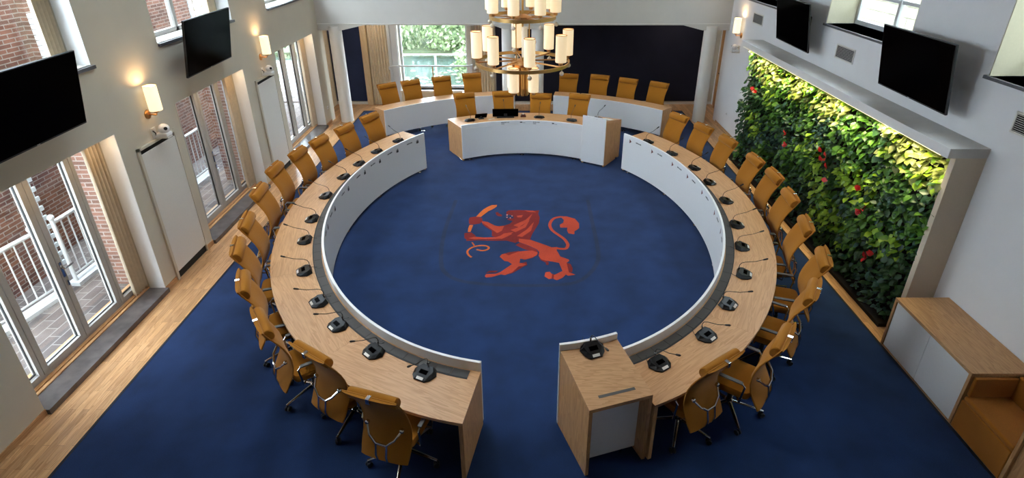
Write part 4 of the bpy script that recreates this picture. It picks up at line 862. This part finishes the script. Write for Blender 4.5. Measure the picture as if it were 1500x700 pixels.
# ---------------------------------------------------------------- sideboard and bench on the right
CX0,CX1=4.575,XR-.005
t=thing('sideboard',((CX0+CX1)/2,4.94,0),0,'low oak sideboard with two white doors in front of the plant wall end','sideboard'); ox,oy=(CX0+CX1)/2,4.94
def Q_(a,b): return (a[0]-ox,a[1]-oy,a[2]),(b[0]-ox,b[1]-oy,b[2])
MB().box(*Q_((CX0,4.30,.67),(CX1,5.585,.705))).build('top','oak_y',t,.002)
MB().box(*Q_((CX0,5.55,0.0),(CX1,5.585,.669))).build('side_panel','oak_v',t,.002); MB().box(*Q_((CX0,4.30,0.0),(CX1,4.335,.669))).build('side_panel','oak_v',t,.002)
MB().box(*Q_((CX0+.036,4.336,.0),(CX1-.01,5.549,.06))).build('plinth','blackm',t)
MB().box(*Q_((CX0+.05,4.336,.06),(CX1-.01,5.549,.669))).build('carcass','oak_v',t)
for a,b in ((4.34,4.937),(4.943,5.545)): MB().box(*Q_((CX0+.012,a,.012),(CX0+.034,b,.665))).build('door','white',t,.002)
t=thing('bench_seat',(4.9,3.95,0),0,'ochre upholstered window seat beside the oak sideboard','bench'); ox,oy=4.9,3.95
MB().box(*Q_((CX0-.002,3.64,.0),(CX1-.0,4.29,.36))).build('base','bench',t,.01); MB().box(*Q_((CX0+.005,3.645,.362),(5.04,4.285,.42))).build('cushion','bench',t,.02,seg=3)
MB().box(*Q_((5.045,3.645,.362),(CX1,4.285,.69))).build('back_cushion','bench',t,.02,seg=3); MB().box(*Q_((CX0+.03,4.255,.423),(5.04,4.296,.668))).build('side_pad','bench',t,.01)
t=thing('end_cabinet',(4.9,3.3,0),0,'oak cabinet side panel at the lower right corner of the picture','cabinet'); ox,oy=4.9,3.3
MB().box(*Q_((CX0,3.60,0),(CX1,3.635,.705))).build('side_panel','oak_v',t,.002); MB().box(*Q_((CX0,2.35,.67),(CX1,3.60,.705))).build('top','oak_y',t,.002); MB().box(*Q_((CX0+.03,2.35,.05),(CX1,3.60,.669))).build('carcass','oak_v',t)
# ---------------------------------------------------------------- chandelier
CHY=8.6; hub=Vector((-.013,CHY,2.965))
c=thing('chandelier',hub,0,'large tiered brass chandelier with lit cream cylinder shades','chandelier')
def ring(rad,z,name,th=.018,h=.05):
    mb=MB(); mb.lathe([(rad-th,z-h/2),(rad,z-h/2),(rad,z+h/2),(rad-th,z+h/2),(rad-th,z-h/2)],(0,0,0),64,None,False); mb.build(name,'brass',c)
def lamp(x,y,z,h=.39,r=.082,lit='shade'):
    mb=MB(); mb.lathe([(r-.004,0),(r,.004),(r,h),(r-.004,h),(r-.005,.01)],(x,y,z),24,None,False); sh=mb.build('lamp_shade',lit,c)
    mb=MB(); mb.lathe([(r+.001,h-.006),(r+.001,h+.001),(r-.005,h+.001),(r-.005,h-.006)],(x,y,z),24,None,False); mb.build('shade_ring','copper',sh)
    mb=MB(); mb.lathe([(.02,-.05),(.03,-.045),(.034,-.005),(.05,.004),(.05,.01),(.004,.011)],(x,y,z),14); mb.lathe([(.003,.011),(.022,.03),(.026,.2),(.01,.24)],(x,y,z),10); mb.build('lamp_holder','copper',sh)
R1=.725; ring(R1,-.04,'lower_ring'); R2=.50; z2=.63
ring(R2,z2,'upper_ring')
for k in range(8):
    a=R(8+45*k); x,y=R1*.97*math.cos(a),R1*.97*math.sin(a); lamp(x,y,.045)
    MB().tube([(.1*math.cos(a),.1*math.sin(a),-.02),(R1*math.cos(a),R1*math.sin(a),-.03)],.012,8).build('spoke','copper',c)
    mb=MB(); mb.ball((x*1.03,y*1.03,-.12),.034,12); mb.tube([(x*1.03,y*1.03,-.065),(x*1.03,y*1.03,-.09)],.006,6); mb.build('glass_ball','ball',c)
for k in range(8):
    a=R(30+45*k); x,y=R2*math.cos(a),R2*math.sin(a); lamp(x,y,z2+.085)
    MB().tube([(.06*math.cos(a),.06*math.sin(a),z2-.01),(x,y,z2)],.010,8).build('spoke','copper',c)
    mb=MB(); mb.ball((x*1.03,y*1.03,z2-.09),.032,12); mb.tube([(x,y,z2-.03),(x*1.03,y*1.03,z2-.06)],.006,6); mb.build('glass_ball','ball',c)
R3=.30; z3=1.45; ring(R3,z3,'top_ring')
for k in range(6):
    a=R(10+60*k); x,y=R3*math.cos(a),R3*math.sin(a); lamp(x,y,z3+.08); MB().tube([(0.05*math.cos(a),.05*math.sin(a),z3),(x,y,z3)],.010,8).build('spoke','copper',c)
for k in range(4):   # lamps hanging under the lower ring round a bundle of brass tubes
    a=R(-130+90*k); x,y=.215*math.cos(a),.215*math.sin(a); lamp(x,y,-.475,.37)
    MB().tube([(x,y,-.08),(x,y,-.045)],.02,8).build('hanger','copper',c)
for k in range(7):
    a=2*PI*k/7+.2; x,y=.075*math.cos(a),.075*math.sin(a); MB().tube([(x,y,-.56),(x,y,-.10)],.026,10).build('brass_tube','brass',c)
mb=MB(); mb.lathe([(.03,-.12),(.16,-.10),(.18,-.06),(.16,-.02),(.03,.0)],(0,0,0),28); mb.build('hub','copper',c)
for x,y in ((-.10,-.06),(.0,-.1),(.1,.05)): MB().tube([(x,y,-.02),(x,y,z2)],.009,8).build('rod','brass',c)
MB().tube([(0,0,-.05),(0,0,ZT-hub.z-.02)],.016,10).build('stem','brass',c)
mb=MB(); mb.lathe([(.045,.06),(.045,.50)],(.03,-.11,0),16); mb.build('frosted_tube','tubeglass',c)
mb=MB(); mb.lathe([(.02,z2-.06),(.12,z2-.04),(.14,z2),(.03,z2+.04)],(0,0,0),24); mb.build('upper_hub','copper',c)
for x,y,z in ((-.13,-.1,.16),(-.13,-.1,.93),(.17,-.12,.28),(-.12,-.05,1.2)): mb=MB(); mb.ball((x,y,z),.034); mb.build('glass_ball','ball',c)
MB().box((-.12,-.12,ZT-hub.z-.02),(.12,.12,ZT-hub.z)).build('ceiling_rose','brass',c)
# ---------------------------------------------------------------- light
wd=bpy.data.worlds.new('sky'); sc.world=wd; wd.use_nodes=True; b=wd.node_tree.nodes['Background']
b.inputs[0].default_value=(.80,.90,1.0,1); b.inputs[1].default_value=WORLD
for k in range(8):   # added warm fill lights without fixtures, over the ring of desks
    an=2*PI*k/8+.39; ld=bpy.data.lights.new('ceiling_downlight','AREA'); ld.shape='DISK'; ld.size=.35; ld.energy=DOWN_FILL; ld.color=(1,.9,.78); ld.spread=R(60)
    o=bpy.data.objects.new('ceiling_downlight',ld); COL.objects.link(o); o.location=(2.9*math.cos(an)-.3,8.3+3.6*math.sin(an),ZT-.02)
for a_,b_ in LD:   # warm light strips in the heads of the door reveals
    ld=bpy.data.lights.new('reveal_light','AREA'); ld.shape='RECTANGLE'; ld.size=.06; ld.size_y=b_-a_-.2; ld.energy=REV; ld.color=(1,.74,.46)
    o=bpy.data.objects.new('reveal_light',ld); COL.objects.link(o); o.location=(XL-.10,(a_+b_)/2,ZD-.012); o.rotation_euler=(0,-.35,0)
# grow light strip above the plants
ld=bpy.data.lights.new('plant_light','AREA'); ld.shape='RECTANGLE'; ld.size=.05; ld.size_y=6.2; ld.energy=GROW; ld.spread=R(95); ld.color=(1,.88,.5)
o=bpy.data.objects.new('plant_light',ld); COL.objects.link(o); o.location=(PX+.03,(PY0+PY1)/2,2.43); o.rotation_euler=(0,-.12,0)
sc.view_settings.view_transform='Standard'; sc.view_settings.look='None'; sc.view_settings.gamma=1; sc.view_settings.use_curve_mapping=False
sc.view_settings.exposure=EXPO
sc.cycles.use_denoising=True; sc.cycles.max_bounces=7; sc.cycles.diffuse_bounces=4; sc.cycles.glossy_bounces=3; sc.cycles.transparent_max_bounces=10; sc.cycles.sample_clamp_indirect=6
